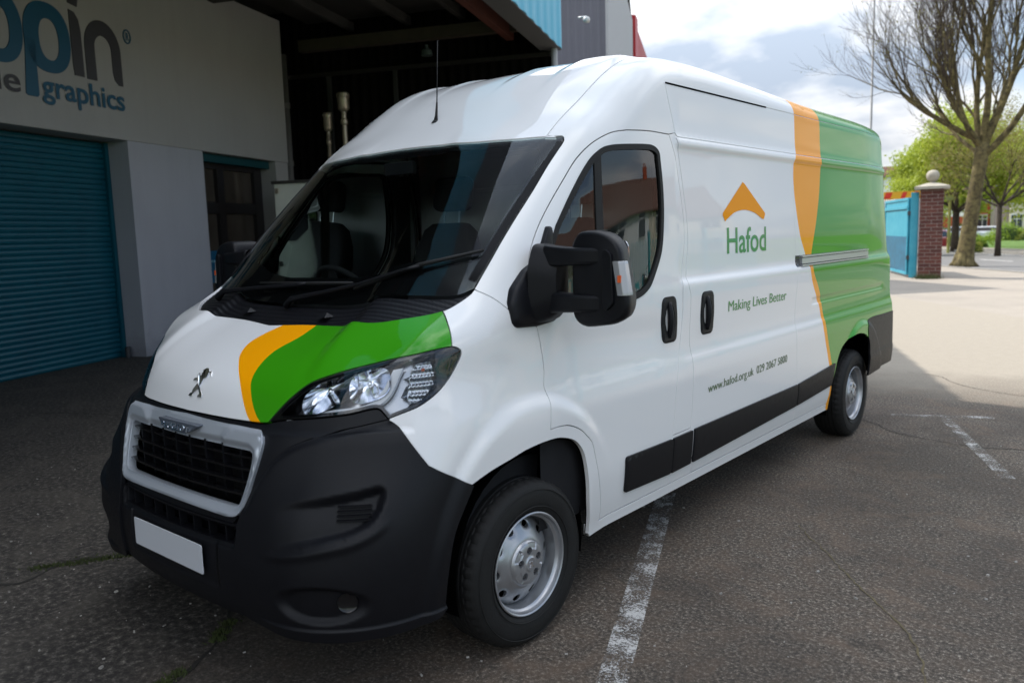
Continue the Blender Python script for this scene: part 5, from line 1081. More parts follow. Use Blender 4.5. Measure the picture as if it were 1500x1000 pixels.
# ------------------------------------------------------------ the workshop on the left
O3 = Vector((-8.31, 1.05, 0)); D3v = Vector((-.41, .912, 0)); N3v = Vector((.912, .41, 0))
def W3(s, t, z): return O3+D3v*s+N3v*t+Vector((0, 0, z))
ROT = Matrix((D3v, N3v, (0, 0, 1))).transposed()
def wbox(mb, s0, s1, t0, t1, z0, z1):
    mb.box(W3((s0+s1)/2, (t0+t1)/2, (z0+z1)/2), (abs(s1-s0), abs(t1-t0), abs(z1-z0)), ROT); return mb
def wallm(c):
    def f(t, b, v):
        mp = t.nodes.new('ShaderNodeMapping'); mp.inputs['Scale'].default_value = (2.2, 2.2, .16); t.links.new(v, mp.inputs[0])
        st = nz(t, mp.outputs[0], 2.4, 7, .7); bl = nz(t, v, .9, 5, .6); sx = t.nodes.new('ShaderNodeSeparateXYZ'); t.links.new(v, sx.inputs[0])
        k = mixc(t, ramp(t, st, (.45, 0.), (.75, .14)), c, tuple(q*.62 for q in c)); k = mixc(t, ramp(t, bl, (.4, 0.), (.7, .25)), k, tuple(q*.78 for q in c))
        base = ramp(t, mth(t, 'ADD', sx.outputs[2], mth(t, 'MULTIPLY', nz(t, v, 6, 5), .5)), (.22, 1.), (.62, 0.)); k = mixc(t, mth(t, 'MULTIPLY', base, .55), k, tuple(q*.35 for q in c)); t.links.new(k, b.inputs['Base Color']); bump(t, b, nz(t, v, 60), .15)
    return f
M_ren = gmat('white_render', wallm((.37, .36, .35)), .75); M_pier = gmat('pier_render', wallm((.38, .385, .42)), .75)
def shutm(t, b, v):
    sp = t.nodes.new('ShaderNodeSeparateXYZ'); t.links.new(v, sp.inputs[0]); c = mixc(t, ramp(t, nz(t, v, 2.5, 8, .7), (.3, 0.), (.7, .8)), (.0, .088, .125), (.003, .062, .095)); t.links.new(c, b.inputs['Base Color']); b.inputs['Roughness'].default_value = .42
M_shut = gmat('teal_shutter', shutm, .42); M_teal = mat('teal_paint', (.0, .05, .06), .5, noise=.1); M_darkroof = mat('roof_sheet_dark', (.045, .042, .040), .8, noise=.3, scale=2)
bld = thing('workshop_building', 'white rendered workshop under a dark canopy with teal roller shutter and lettered fascia', 'building', tuple(W3(2, 0, 0))); BI = -Vector(W3(2, 0, 0))
def bpart(nm, mb, m_, par=bld, **k):
    o = obj(nm, mb, m_, par, **k); 
    if par is bld: o.location = BI
    return o
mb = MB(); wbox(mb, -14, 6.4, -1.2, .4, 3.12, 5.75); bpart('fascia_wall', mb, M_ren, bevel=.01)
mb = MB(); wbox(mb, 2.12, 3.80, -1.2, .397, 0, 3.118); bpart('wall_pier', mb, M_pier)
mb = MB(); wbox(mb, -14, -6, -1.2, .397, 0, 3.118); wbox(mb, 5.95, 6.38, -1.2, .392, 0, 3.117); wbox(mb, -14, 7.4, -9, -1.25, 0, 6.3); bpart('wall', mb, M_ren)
mb = MB(); n_sl = 42
for i in range(n_sl):
    z0 = 3.10*i/n_sl; z1 = 3.10*(i+1)/n_sl; h = z1-z0; vs = []
    for s in (-6.0, 2.119):
        for dz, dt in ((0, 0.), (.12*h, .010), (.45*h, .018), (.80*h, .012), (.97*h, 0.), (1.0*h, -.006)): vs.append(W3(s, dt, z0+dz))
    mb.add(vs, [(k, k+1, 7+k, 6+k) for k in range(5)])
sh_ = bpart('roller_shutter', mb, M_shut)
mb = MB(); wbox(mb, 2.05, 2.117, .02, .06, 0, 3.1); o = obj('shutter_guide', mb, M_shut, sh_)
mb = MB(); mb.lathe([(0, .16), (.035, .16), (.035, 0)], tuple(W3(2.02, .16, 0)), 'z', 12); o = obj('shutter_lock_post', mb, M['steel'], sh_)
# doorway with frame, glass, poster
M_fr = mat('brown_frame', (.012, .010, .010), .5); M_glassw = mat('shop_glass', (.060, .050, .040), .08, spec=.6, noise=.35, scale=1.2)
mb = MB(); wbox(mb, 3.80, 5.95, .0, .03, 0, 3.0); dw = bpart('entrance_glazing', mb, M_glassw)
mb = MB()
for s0, s1 in ((3.80, 3.90), (4.55, 4.74), (5.66, 5.90)): wbox(mb, s0, s1, .032, .10, 0, 2.96)
for z0, z1 in ((2.14, 2.33), (2.90, 2.99)): wbox(mb, 3.802, 5.898, .034, .095, z0, z1)
obj('door_frame', mb, M_fr, dw); 
mb = MB(); wbox(mb, 3.80, 5.95, .10, .26, 2.98, 3.115); obj('shutter_box', mb, M_teal, dw, bevel=.01)
mb = MB(); wbox(mb, 4.0, 4.5, .040, .050, .95, 1.50); wbox(mb, 4.12, 4.40, .040, .050, 1.505, 1.56) if False else None; pst = tag(obj('banner_stand', mb, mat('poster_blue', (.005, .10, .20), .5)), 'teal blue advertising panel behind the entrance glass of the workshop', 'banner')
mb = MB(); 
for k in range(5): wbox(mb, 4.07+.07*k, 4.11+.07*k, .051, .053, 1.30, 1.34)
obj('banner_print', mb, mat('poster_pale', (.20, .38, .45), .6), pst)
# lettering
M_lb = mat('sign_blue', (.0, .075, .145), .5); M_lg = mat('sign_grey', (.04, .038, .047), .5)
def sgn(nm, P, m_, holes=()):
    P = np.array(P); P = P if (P[:, 0]*np.roll(P[:, 1], -1)-np.roll(P[:, 0], -1)*P[:, 1]).sum() > 0 else P[::-1]
    pts = list(P); ed = [(i, (i+1) % len(P)) for i in range(len(P))]
    for h in holes: o_ = len(pts); pts += list(h); ed += [(o_+i, o_+(i+1) % len(h)) for i in range(len(h))]
    r = delaunay_2d_cdt([Vector(p) for p in pts], ed, [], 0, 1e-6); V = np.array([tuple(v) for v in r[0]]); T = np.array([tuple(f) for f in r[2]]); c = V[T].mean(1); k = inpoly(c, P)
    for h in holes: k &= ~inpoly(c, np.array(h))
    T = T[k]; mb = MB(); E = {}
    for f in T:
        for u, v in ((f[0], f[1]), (f[1], f[2]), (f[2], f[0])): E[(u, v)] = 1
    n = len(V); mb.add([W3(a, .412, b) for a, b in V]+[W3(a, .400, b) for a, b in V], [tuple(f) for f in T]+[(u, v, v+n, u+n) for u, v in E if (v, u) not in E]); return bpart(nm, mb, m_)
def sell(cx, cz, a, b, n=48, e=2.3): return [(cx+a*np.sign(math.cos(t))*abs(math.cos(t))**(2/e), cz+b*np.sign(math.sin(t))*abs(math.sin(t))**(2/e)) for t in np.linspace(0, 2*math.pi, n, endpoint=False)]
for dx in (-.735, 0):
    sgn('sign_letter', sell(.87+dx, 4.26, .36, .43), M_lb, holes=[sell(.89+dx, 4.24, .155, .255)])
    sgn('sign_letter', [(.46+dx, 3.52), (.50+dx, 3.50), (.63+dx, 3.50), (.655+dx, 3.53), (.66+dx, 3.95), (.67+dx, 4.2), (.515+dx, 4.2), (.505+dx, 4.0)] , M_lb)
sgn('sign_letter', [(1.265, 3.87), (1.425, 3.87), (1.425, 4.45), (1.40, 4.60), (1.34, 4.68), (1.25, 4.70), (1.25, 4.0)], M_lg)
sgn('sign_letter', [(1.25, 4.78), (1.40, 4.76), (1.42, 4.85), (1.38, 5.0), (1.25, 5.02)], M_lg)
arch_o = [(1.80+.325*math.cos(t), 4.30+.38*math.sin(t)) for t in np.linspace(math.pi, 0, 24)]; arch_i = [(1.80+.155*math.cos(t), 4.30+.18*math.sin(t)) for t in np.linspace(0, math.pi, 18)]
sgn('sign_letter', [(1.475, 3.86)]+arch_o+[(2.125, 3.86), (2.05, 3.86), (1.98, 3.92), (1.955, 4.02)]+arch_i+[(1.645, 3.86)], M_lg)
sgn('sign_letter', sell(2.285, 4.575, .075, .10, 32, 2), M_lb, holes=[sell(2.285, 4.575, .060, .082, 32, 2)])
def stext(body, s0, s1, z0, size, m_, bold):
    ref = text_mb(body, lambda u, v, w_: (u, v, w_), size=1, bold=bold); V = np.array(ref.v); f = (s1-s0)/(V[:, 0].max()-V[:, 0].min()); mb = MB(); mb.add([W3(s0+(a-V[:, 0].min())*f, .414, z0+b*size) for a, b, _ in V], ref.f); return bpart('sign_lettering', mb, m_)
stext('graphics', .70, 2.12, 3.525, .40, M_lb, .018); stext('le', .05, .385, 3.515, .42, M_lg, .012); stext('R', 2.258, 2.318, 4.525, .14, M_lb, .03)
# canopy
M_cy = gmat('cyan_cladding', lambda t, b, v: (t.links.new(mixc(t, ramp(t, nz(t, v, 3, 6, .7), (.35, 0.), (.7, .5)), (.08, .38, .56), (.13, .43, .58)), b.inputs['Base Color'])), .5)
M_beam = mat('beam_tan', (.06, .047, .033), .7, noise=.25, scale=4); M_red = mat('red_oxide_steel', (.10, .028, .018), .7, noise=.3, scale=5); M_soff = mat('soffit_grey', (.11, .11, .115), .6, noise=.1)
can = thing('canopy', 'dark open canopy with cyan metal fascia in front of the workshop', 'canopy', tuple(W3(7.45, 5.5, 0))); CI = -Vector(W3(7.45, 5.5, 0))
def cpart(nm, mb, m_, **k): o = obj(nm, mb, m_, can, **k); o.location = CI; return o
mb = MB(); L_ = 21.5
n = 170
vs = []
for i in range(n+1):
    s = -14+L_*i/n; dt = .018 if (i % 4) < 2 else 0.
    vs += [W3(s, 5.60+dt, 5.0), W3(s, 5.60+dt, 6.5)]
mb.add(vs, [(2*i, 2*i+1, 2*i+3, 2*i+2) for i in range(n)]); wbox(mb, -14, 7.5, 5.25, 5.598, 5.0+.002, 6.5); cpart('fascia', mb, M_cy)
mb = MB(); wbox(mb, -14, 7.498, 5.22, 5.60, 4.985, 4.998); cpart('soffit', mb, M_soff)
mb = MB(); wbox(mb, -14, 7.5, -1.3, 5.24, 6.2, 6.3); wbox(mb, -14, 7.5, .405, 5.2, 5.93, 5.96); cpart('roof_sheet', mb, M_darkroof)
mb = MB(); wbox(mb, 7.0, 7.16, .42, 5.2, 5.30, 5.52); cpart('end_beam', mb, M_beam)
for k, s in enumerate((4.2, .2, -4, -8, -12)): mb = MB(); wbox(mb, s, s+.16, .42, 5.2, 5.55, 5.90); cpart('rafter', mb, M_darkroof)
for t in (4.6,): mb = MB(); wbox(mb, -14, 7.3, t, t+.14, 5.20, 5.48); cpart('steel_purlin', mb, M_red)
for t in (1.4, 2.6, 3.7): mb = MB(); wbox(mb, -14, 7.3, t, t+.10, 5.66, 5.82); cpart('purlin', mb, M_darkroof)
M_bk = mat('black_cladding', (.006, .005, .005), .9, spec=.1, noise=.3, scale=3)
mb = MB(); vs = []; n = 130
for i in range(n+1): t = -1.3+6.75*i/n; ds = .03 if i % 4 < 2 else 0; vs += [W3(7.45+ds, t, 0), W3(7.45+ds, t, 6.3)]
mb.add(vs, [(2*i, 2*i+1, 2*i+3, 2*i+2) for i in range(n)]); cpart('back_wall', mb, M_bk)
mb = MB(); wbox(mb, 7.36, 7.44, -1.2, 5.4, 4.88, 4.95); cpart('wall_girt', mb, mat('girt_dark', (.015, .011, .010), .7))
for t in (.80, 2.24): mb = MB(); wbox(mb, 7.37, 7.43, t, t+.08, 2.5, 4.878); cpart('wall_post', mb, mat('post_grey', (.03, .03, .03), .7) if t < 1 else bpy.data.materials['post_grey'])
mb = MB(); mb.tube([W3(7.3, 5.50, 0), W3(7.3, 5.50, 4.98)], .06, 10); cpart('canopy_column', mb, mat('pale_post', (.35, .36, .38), .5))
mb = MB(); mb.lathe([(0, 0), (.11, 0), (.09, .10), (.03, .14), (.03, .2)], tuple(W3(7.25, 3.02, 5.06)), 'z', 16); tag(obj('canopy_lamp', mb, mat('lamp_glass_dim', (.10, .13, .13), .3)), 'small unlit bulkhead lamp high on the dark wall under the canopy', 'lamp')
# pipe and flues
mb = MB(); mb.tube([W3(7.28, -.10, 0), W3(7.28, -.10, 5.35)], .072, 14); dp = tag(obj('downpipe', mb, mat('grey_pipe', (.17, .16, .155), .6, noise=.15), smooth=True), 'grey plastic downpipe at the end of the lettered white wall', 'pipe')
mb = MB()
for z in (4.35, 3.2): mb.lathe([(.072, -.05), (.088, -.05), (.088, .05), (.072, .05)], tuple(W3(7.28, -.10, z)), 'z', 16)
obj('pipe_collar', mb, mat('grey_pipe2', (.19, .18, .17), .6), dp)
M_flue = mat('flue_steel', (.45, .38, .30), .35, .6, noise=.35, scale=6)
for (t, zt, r, lab) in ((1.28, 4.48, .115, 'taller steel flue pipe with fat cowl against the dark canopy wall'), (.92, 4.12, .085, 'shorter steel flue pipe with cowl left of the taller flue')):
    q = tuple(W3(7.10, t, 0)); fl = thing('flue_pipe', lab, 'flue', q, group='flues behind the van')
    mb = MB(); mb.lathe([(r*.45, 1.5), (r*.45, zt-.62), (r*.62, zt-.60), (r*.62, zt-.52), (r*.45, zt-.50), (r*.45, zt-.36)], (0, 0, 0), 'z', 20); obj('pipe', mb, M_flue, fl, smooth=True, autos=40)
    mb = MB(); mb.lathe([(r*.45, zt-.37), (r*.8, zt-.34), (r, zt-.30), (r, zt-.10), (r*1.08, zt-.09), (r*1.08, zt-.02), (r*.9, zt), (0, zt)], (0, 0, 0), 'z', 24); obj('cowl', mb, M_flue, fl, smooth=True, autos=40)
# white box body (lorry) parked behind the van, in the corner
M_bw = mat('box_body_cream', (.80, .80, .70), .55, noise=.12, scale=2); M_bf = mat('box_edge_dark', (.05, .045, .04), .5)
bxt = thing('box_lorry_body', 'white box lorry body parked against the dark wall behind the van', 'lorry', tuple(W3(4.9, 1.9, 0)))
def bx(nm, m_, s0, s1, t0, t1, z0, z1, **k): mb = MB(); wbox(mb, s0-1.75, s1-1.75, 1.0+(t0+.18)*.66, 1.0+(t1+.18)*.66, z0*.955, z1*.955); o = obj(nm, mb, m_, bxt, **k); o.location = -Vector(W3(4.9, 1.9, 0)); return o
bx('side_panel', M_bw, 6.62, 7.0, -.18, 1.45, .75, 2.74, bevel=.01); bx('header_band', M_bw, 6.60, 7.0, 1.452, 4.6, 2.42, 2.74, bevel=.01); bx('open_interior', M['dark'], 6.80, 6.98, 1.46, 4.58, .8, 2.418)
bx('roof_rail', M_bf, 6.58, 7.02, -.22, 4.62, 2.742, 2.79); bx('door_post', mat('post_pale', (.45, .45, .42), .5), 6.61, 6.66, 2.62, 2.67, .8, 2.42); bx('chassis', M_bf, 6.7, 7.0, -.1, 4.5, .45, .745)
for s_, t in ((5.1, 1.5), (5.1, 3.6)):
    mb = MB(); mb.lathe([(0, -.12), (.30, -.12), (.38, -.10), (.38, .10), (.30, .12), (0, .12)], tuple(W3(s_, t, .38)), 'x', 24, Matrix.Rotation(R_(114), 3, 'Z')); o = obj('wheel', mb, M['rubber'], bxt, smooth=True, autos=40); o.location = -Vector(W3(4.9, 1.9, 0))
for z in (2.62, 1.95, 1.3): bx('hinge', M_flue if z > 2 else M_bf, 6.59, 6.618, -.14, -.05, z-.05, z+.04)
# taller hall behind the canopy line
M_gclad = mat('grey_cladding', (.13, .13, .16), .5, noise=.06, scale=1.5); M_wclad = mat('white_cladding', (.45, .45, .47), .5, noise=.05)
hall = MB(); wbox(hall, -14, 3.2, -9, 5.3, 6.55, 9.6); hl = tag(obj('warehouse_hall', hall, M_gclad), 'tall grey upper hall rising above the canopy of the workshop', 'building')
# profile-sheeted shed beyond
def ribbed(P, Q, zt, m_, nm, par, per_=.22, dep=.03, z0=0, ztf=None):
    P, Q = np.array(P), np.array(Q); L0 = np.linalg.norm(Q-P); d = (Q-P)/L0; n = np.array((d[1], -d[0])); k = int(L0/per_*4); mb = MB(); vs = []
    for i in range(k+1):
        p = P+d*L0*i/k+n*(dep if (i % 4) < 2 else 0); z = ztf(i/k) if ztf else zt; vs += [(p[0], p[1], z0), (p[0], p[1], z)]
    mb.add(vs, [(2*i, 2*i+2, 2*i+3, 2*i+1) for i in range(k)]); return obj(nm, mb, m_, par)
shd = tag(ribbed((-19, 13.9), (-10.38, 18.0), 9.0, M_gclad, 'cladding_shed', None), 'large shed with dark grey ribbed end wall and pale side wall above the van roof', 'building')
gab = lambda u: 9.0+(12.3-9.0)*min(1, u/.42) if u < .42 else (12.3-(12.3-9.55)*(u-.42)/.28 if u < .70 else 9.55-.35*(u-.70)/.30)
ribbed((-10.38, 18.0), (-13.3, 24.11), 9, M_wclad, 'side_wall', shd, ztf=gab)
mb = MB(); mb.add([(-10.38, 18, 9), (-19, 13.9, 9), (-22, 20, 12.3), (-11.6, 20.56, 12.3), (-22, 24, 9), (-13.3, 24.11, 9.2)], [(0, 1, 2, 3), (3, 2, 4, 5)]); obj('roof', mb, M_darkroof, shd)
mb = MB(); mb.box((-10.36, 17.95, 4.5), (.06, .06, 9)); obj('corner_trim', mb, mat('trim_pale', (.4, .4, .42), .5), shd)
mb = MB(); p = W3(7.6, 5.9, 0); mb.lathe([(0, .06), (.05, .04), (.07, 0), (.05, -.05), (0, -.06)], (-6.0, 10.6, 5.55), 'z', 16); mb.tube([(-6.15, 10.55, 5.60), (-6.0, 10.6, 5.60)], .02, 6); tag(obj('security_camera', mb, mat('cam_white', (.6, .6, .6), .4), smooth=True), 'small white dome camera on the end of the cyan fascia', 'camera')
rsd = tag(ribbed((-13.75, 24.95), (-16.1, 29.9), 9.4, mat('pale_red_cladding', (.50, .13, .14), .5, noise=.05), 'red_shed', None, ztf=lambda u: 9.45-.35*u), 'red ribbed shed beyond the pale shed, just above the van roof', 'building')
mb = MB(); mb.add([(-13.75, 24.95, 0), (-13.75, 24.95, 9.45), (-16.1, 29.9, 9.1), (-16.1, 29.9, 0), (-22, 22, 0), (-22, 22, 9.45), (-24, 27, 9.1), (-24, 27, 0)], [(1, 5, 6, 2), (0, 4, 5, 1), (3, 2, 6, 7)]); obj('shed_body', mb, M_wclad, rsd)
mb = MB(); mb.box((-13.55, 24.55, 4.75), (.30, .75, 9.4), Matrix.Rotation(R_(24.2), 3, 'Z')); obj('red_trim', mb, mat('red_trim', (.42, .008, .015), .45), rsd)

# ------------------------------------------------------------ gate, pillar
def brickm(name, c1, c2, mortar, sc=1., bw=.225, bh=.075):
    mm = bpy.data.materials.new(name); mm.use_nodes = True; t = mm.node_tree; b = t.nodes['Principled BSDF']; b.inputs['Roughness'].default_value = .85; v = t.nodes.new('ShaderNodeTexCoord').outputs['Object']
    g = t.nodes.new('ShaderNodeNewGeometry'); sp = t.nodes.new('ShaderNodeSeparateXYZ'); t.links.new(v, sp.inputs[0]); s2 = t.nodes.new('ShaderNodeSeparateXYZ'); t.links.new(g.outputs['Normal'], s2.inputs[0])
    u = mth(t, 'ADD', sp.outputs[0], sp.outputs[1]); cbn = t.nodes.new('ShaderNodeCombineXYZ'); t.links.new(u, cbn.inputs[0]); t.links.new(sp.outputs[2], cbn.inputs[1])
    br = t.nodes.new('ShaderNodeTexBrick'); br.inputs['Scale'].default_value = 1; br.inputs['Brick Width'].default_value = bw; br.inputs['Row Height'].default_value = bh; br.inputs['Mortar Size'].default_value = .006; br.inputs['Color1'].default_value = c1+(1,); br.inputs['Color2'].default_value = c2+(1,); br.inputs['Mortar'].default_value = mortar+(1,)
    t.links.new(cbn.outputs[0], br.inputs['Vector']); c = mixc(t, .35, br.outputs[0], mixc(t, 1., br.outputs[0], ramp(t, nz(t, v, 14, 6, .7), (.3, .35), (.7, 1.3)), 'MULTIPLY')); t.links.new(c, b.inputs['Base Color']); return mm
M_brick = brickm('pillar_brick', (.085, .028, .022), (.14, .045, .032), (.26, .23, .21), bw=.30, bh=.105)
gp = thing('gate_pillar', 'brick gate pillar with stone cap and ball finial beside the blue gate', 'pillar', (-3.06, 23.98, 0), R_(12))
mb = MB(); mb.box((0, 0, 1.285), (.62, .62, 2.57)); obj('shaft', mb, M_brick, gp)
M_stone = mat('cap_stone', (.36, .33, .27), .85, noise=.2, scale=5, bump=.3)
mb = MB(); mb.add([(-.46, -.46, 2.572), (.46, -.46, 2.572), (.46, .46, 2.572), (-.46, .46, 2.572), (-.46, -.46, 2.65), (.46, -.46, 2.65), (.46, .46, 2.65), (-.46, .46, 2.65), (-.12, -.12, 2.76), (.12, -.12, 2.76), (.12, .12, 2.76), (-.12, .12, 2.76)], [(0, 3, 2, 1), (0, 1, 5, 4), (1, 2, 6, 5), (2, 3, 7, 6), (3, 0, 4, 7), (4, 5, 9, 8), (5, 6, 10, 9), (6, 7, 11, 10), (7, 4, 8, 11), (8, 9, 10, 11)]); obj('cap', mb, M_stone, gp)
mb = MB(); mb.lathe([(0, -.02), (.07, -.02), (.06, .03), (.10, .05), (.155, .11), (.18, .2), (.165, .28), (.11, .345), (0, .375)], (0, 0, 2.76), 'z', 32); obj('ball_finial', mb, M_stone, gp, smooth=True, autos=60)
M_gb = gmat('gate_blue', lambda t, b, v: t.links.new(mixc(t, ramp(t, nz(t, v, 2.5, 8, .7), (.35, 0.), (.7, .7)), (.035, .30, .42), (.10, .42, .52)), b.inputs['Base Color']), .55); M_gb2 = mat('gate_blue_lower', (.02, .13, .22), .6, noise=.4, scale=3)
mb = MB(); mb.box((0, 0, 1.25), (.21, .20, 2.5)); gpo = tag(obj('gate_post', mb, M_gb, bevel=.01), 'square blue steel gate post against the brick pillar', 'post'); gpo.location = (-3.47, 23.80, 0); gpo.rotation_euler = (0, 0, R_(12))
mb = MB(); mb.box((.16, -.05, 1.9), (.10, .08, .12)); mb.box((.16, -.05, .6), (.10, .08, .12)); h = obj('hinge', mb, M['steel'], gpo); h.location = (-.30, 0, 0)
gt = thing('metal_gate', 'blue sheet-metal yard gate standing open beside its post', 'gate', (-3.62, 23.80, 0), math.atan2(3.3, -1.55))
Lg = 3.7
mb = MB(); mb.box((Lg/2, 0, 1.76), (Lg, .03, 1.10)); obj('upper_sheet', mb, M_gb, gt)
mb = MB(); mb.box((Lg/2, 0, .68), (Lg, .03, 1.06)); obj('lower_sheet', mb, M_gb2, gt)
mb = MB(); 
for x in (.04, Lg-.04): mb.box((x, 0, 1.22), (.08, .08, 2.24))
for z in (.12, 2.32): mb.box((Lg/2, 0, z), (Lg-.002, .079, .08))
mb.box((Lg/2, .03, 2.08), (Lg-.1, .05, .10))
obj('gate_frame', mb, M_gb, gt, bevel=.006)

# ------------------------------------------------------------ trees
def grow(rs, P, d, r, ln, lev, maxlev, T, tips, droop=.0, up=.12, split=(2, 4), spread=.55, wig=.16, rmin=.006, shrink=.66, sides=6):
    n = max(3, int(4+ln*1.5)); pts = [Vector(P)]; dd = Vector(d).normalized(); rr = [r]; kids = []
    for i in range(n):
        dd = (dd+Vector(rs.randn(3))*wig*(.6 if lev == 0 else 1)+Vector((0, 0, up-droop))).normalized(); pts.append(pts[-1]+dd*ln/n); rr.append(max(rmin*.6, r*(1-.50*(i+1)/n)))
        if lev < maxlev and i >= (1 if lev else 2):
            for _ in range(1 if rs.rand() < .75 else 2):
                if rs.rand() < .80: kids.append((pts[-1].copy(), dd.copy(), rr[-1]))
    T.append((pts, rr, max(3, sides-lev)))
    if lev >= maxlev-1: tips += [p.copy() for p in pts[1:]]
    if lev < maxlev:
        for p, q, r0 in kids+[(pts[-1], dd, rr[-1])]*2:
            ax = q.orthogonal().normalized(); ax.rotate(Matrix.Rotation(rs.rand()*6.283, 3, q)); nd = (q*math.cos(spread)+ax*math.sin(spread)*(1+.3*rs.randn())).normalized()
            grow(rs, p, nd, max(rmin, r0*shrink*(.8+.3*rs.rand())), ln*(.52+.22*rs.rand()), lev+1, maxlev, T, tips, droop, up, split, spread, wig, rmin, shrink, sides)
def leafmesh(rs, pts, n_each, sp, sz, clip=None):
    P = np.array([tuple(p) for p in pts]); 
    P = np.repeat(P, n_each, 0)+rs.randn(len(P)*n_each, 3)*sp
    n = len(P); a = rs.randn(n, 3); a /= np.linalg.norm(a, axis=1)[:, None]; b = np.cross(a, rs.randn(n, 3)); b /= np.linalg.norm(b, axis=1)[:, None]; s_ = sz*(.6+.8*rs.rand(n))[:, None]
    V = np.stack([P-a*s_, P-b*s_*.5, P+a*s_, P+b*s_*.5], 1).reshape(-1, 3); mb = MB(); mb.v = [tuple(v) for v in V]; mb.f = [(4*i, 4*i+1, 4*i+2, 4*i+3) for i in range(n)]; return mb
def rawobj(nm, mb, m_, par):
    me = bpy.data.meshes.new(nm); me.from_pydata(mb.v, [], mb.f); me.materials.append(m_); o = bpy.data.objects.new(nm, me); COL.objects.link(o); o.parent = par; return o
def leafmat(name, c, c2):
    mm = bpy.data.materials.new(name); mm.use_nodes = True; t = mm.node_tree; b = t.nodes['Principled BSDF']; b.inputs['Roughness'].default_value = .55; v = t.nodes.new('ShaderNodeTexCoord').outputs['Object']
    col = mixc(t, ramp(t, nz(t, v, 1.2, 4, .6), (.35, 0.), (.65, 1.)), c, c2); t.links.new(col, b.inputs['Base Color']); tr = t.nodes.new('ShaderNodeBsdfTranslucent'); t.links.new(col, tr.inputs[0])
    mx = t.nodes.new('ShaderNodeMixShader'); mx.inputs[0].default_value = .42; t.links.new(b.outputs[0], mx.inputs[1]); t.links.new(tr.outputs[0], mx.inputs[2]); t.links.new(mx.outputs[0], t.nodes['Material Output'].inputs[0]); return mm
def barkm(name, c, c2):
    return gmat(name, lambda t, b, v: (t.links.new(ramp(t, nz(t, v, 5, 8, .75), (.35, c), (.6, c2)), b.inputs['Base Color']), bump(t, b, nz(t, v, 14, 6, .7), 1., .04)), .9)
M_bark = barkm('bark_mossy', (.035, .026, .017), (.19, .155, .065)); M_bark2 = barkm('bark_dark', (.030, .024, .018), (.075, .058, .042)); M_twig = mat('twig_bark', (.060, .044, .032), .9)
def branches_mb(T): 
    mb = MB()
    for pts, rr, sd in T: mb.tube(pts, rr, sd, cap=False)
    return mb
def big_tree():
    base = Vector((-3.45, 30.60, 0)); t = thing('bare_tree', 'tall street tree with spreading nearly bare branches and thick mossy trunk beside the road', 'tree', tuple(base)); rs = np.random.RandomState(21)
    tp = [(0, 0, -.05), (.02, .0, .15), (.06, .02, .6), (.14, .04, 1.47), (.24, .06, 2.4), (.32, .08, 3.14), (.40, .09, 3.9), (.42, .10, 4.35)]; rr = [.46, .34, .28, .25, .24, .22, .23, .21]
    mb = MB(); mb.tube([Vector(p) for p in tp], rr, 18)
    for k in range(7): a = k*.9; mb.tube([(math.cos(a)*.50, math.sin(a)*.50, -.04), (math.cos(a)*.30, math.sin(a)*.30, .12), (math.cos(a)*.18, math.sin(a)*.18, .5)], [.05, .10, .08], 8)
    mb.lathe([(0, .04), (.09, .0), (.10, -.05)], (.02, -.26, 2.75), 'z', 10)
    obj('trunk', mb, M_bark, t, smooth=True)
    T = []; tips = []; top = Vector(tp[-1])
    dirs = [(-1.0, -.1, .50, .12, 3.4), (-.75, -.35, .95, .12, 4.0), (-.30, .2, 1.5, .13, 5.2), (.15, -.1, 1.7, .14, 5.4), (.55, .1, 1.35, .13, 5.0), (.95, -.2, .75, .12, 4.6), (.3, .8, 1.0, .10, 3.6), (-.35, -.8, .9, .10, 3.4), (-.9, .5, .75, .09, 3.0)]
    for i, (x, y, z, r, ln) in enumerate(dirs): grow(rs, top-Vector((0, 0, .25*(i % 3))), (x, y, z), r, ln, 0, 3, T, tips, up=.075, spread=.40, wig=.10, rmin=.0045, shrink=.52)
    limbs = [q for q in T if q[1][0] > .022]; twigs = [q for q in T if q[1][0] <= .022]
    o = obj('limbs', branches_mb(limbs), M_bark, t, smooth=True); rawobj('twigs', branches_mb(twigs), M_twig, t)
    sel = [tips[i] for i in rs.choice(len(tips), min(len(tips), 2600), replace=False)]
    rawobj('leaf_buds', leafmesh(rs, sel, 2, .05, .028), leafmat('bud_leaf', (.20, .20, .04), (.26, .24, .05)), t)
    print('big tree', len(T), len(tips))
big_tree()
def leafy(nm, label, base, th, tr, limbs, ln, cols, seed, leafn, sp, sz, group='street trees beyond the road', lean=(0, 0), maxlev=3, bm=None):
    t = thing(nm, label, 'tree', base, group=group); rs = np.random.RandomState(seed); mb = MB(); mb.tube([(0, 0, -.1), (lean[0]*.3, lean[1]*.3, th*.4), (lean[0], lean[1], th)], [tr*1.25, tr, tr*.85], 12); obj('trunk', mb, bm or M_bark2, t, smooth=True)
    T = []; tips = []
    for i in range(limbs):
        a = 2*math.pi*i/limbs+rs.rand(); e = .5+1.1*rs.rand(); grow(rs, (lean[0], lean[1], th-.15*rs.rand()), (math.cos(a), math.sin(a), e), tr*.5, ln*(.8+.4*rs.rand()), 0, maxlev, T, tips, up=.05, spread=.6, wig=.15, rmin=.008, shrink=.6, sides=5)
    rawobj('branches', branches_mb([q for q in T if q[1][0] > .009]), bm or M_bark2, t); rawobj('crown', leafmesh(rs, tips, leafn, sp, sz), leafmat(nm+'_leaf', *cols), t); print(nm, len(tips))
leafy('broadleaf_tree', 'rounded tree in bright yellow-green spring leaf behind the brick pillar', (-7.0, 46.6, -.1), 2.2, .19, 7, 2.45, ((.30, .38, .03), (.42, .48, .06)), 5, 3, .16, .085)
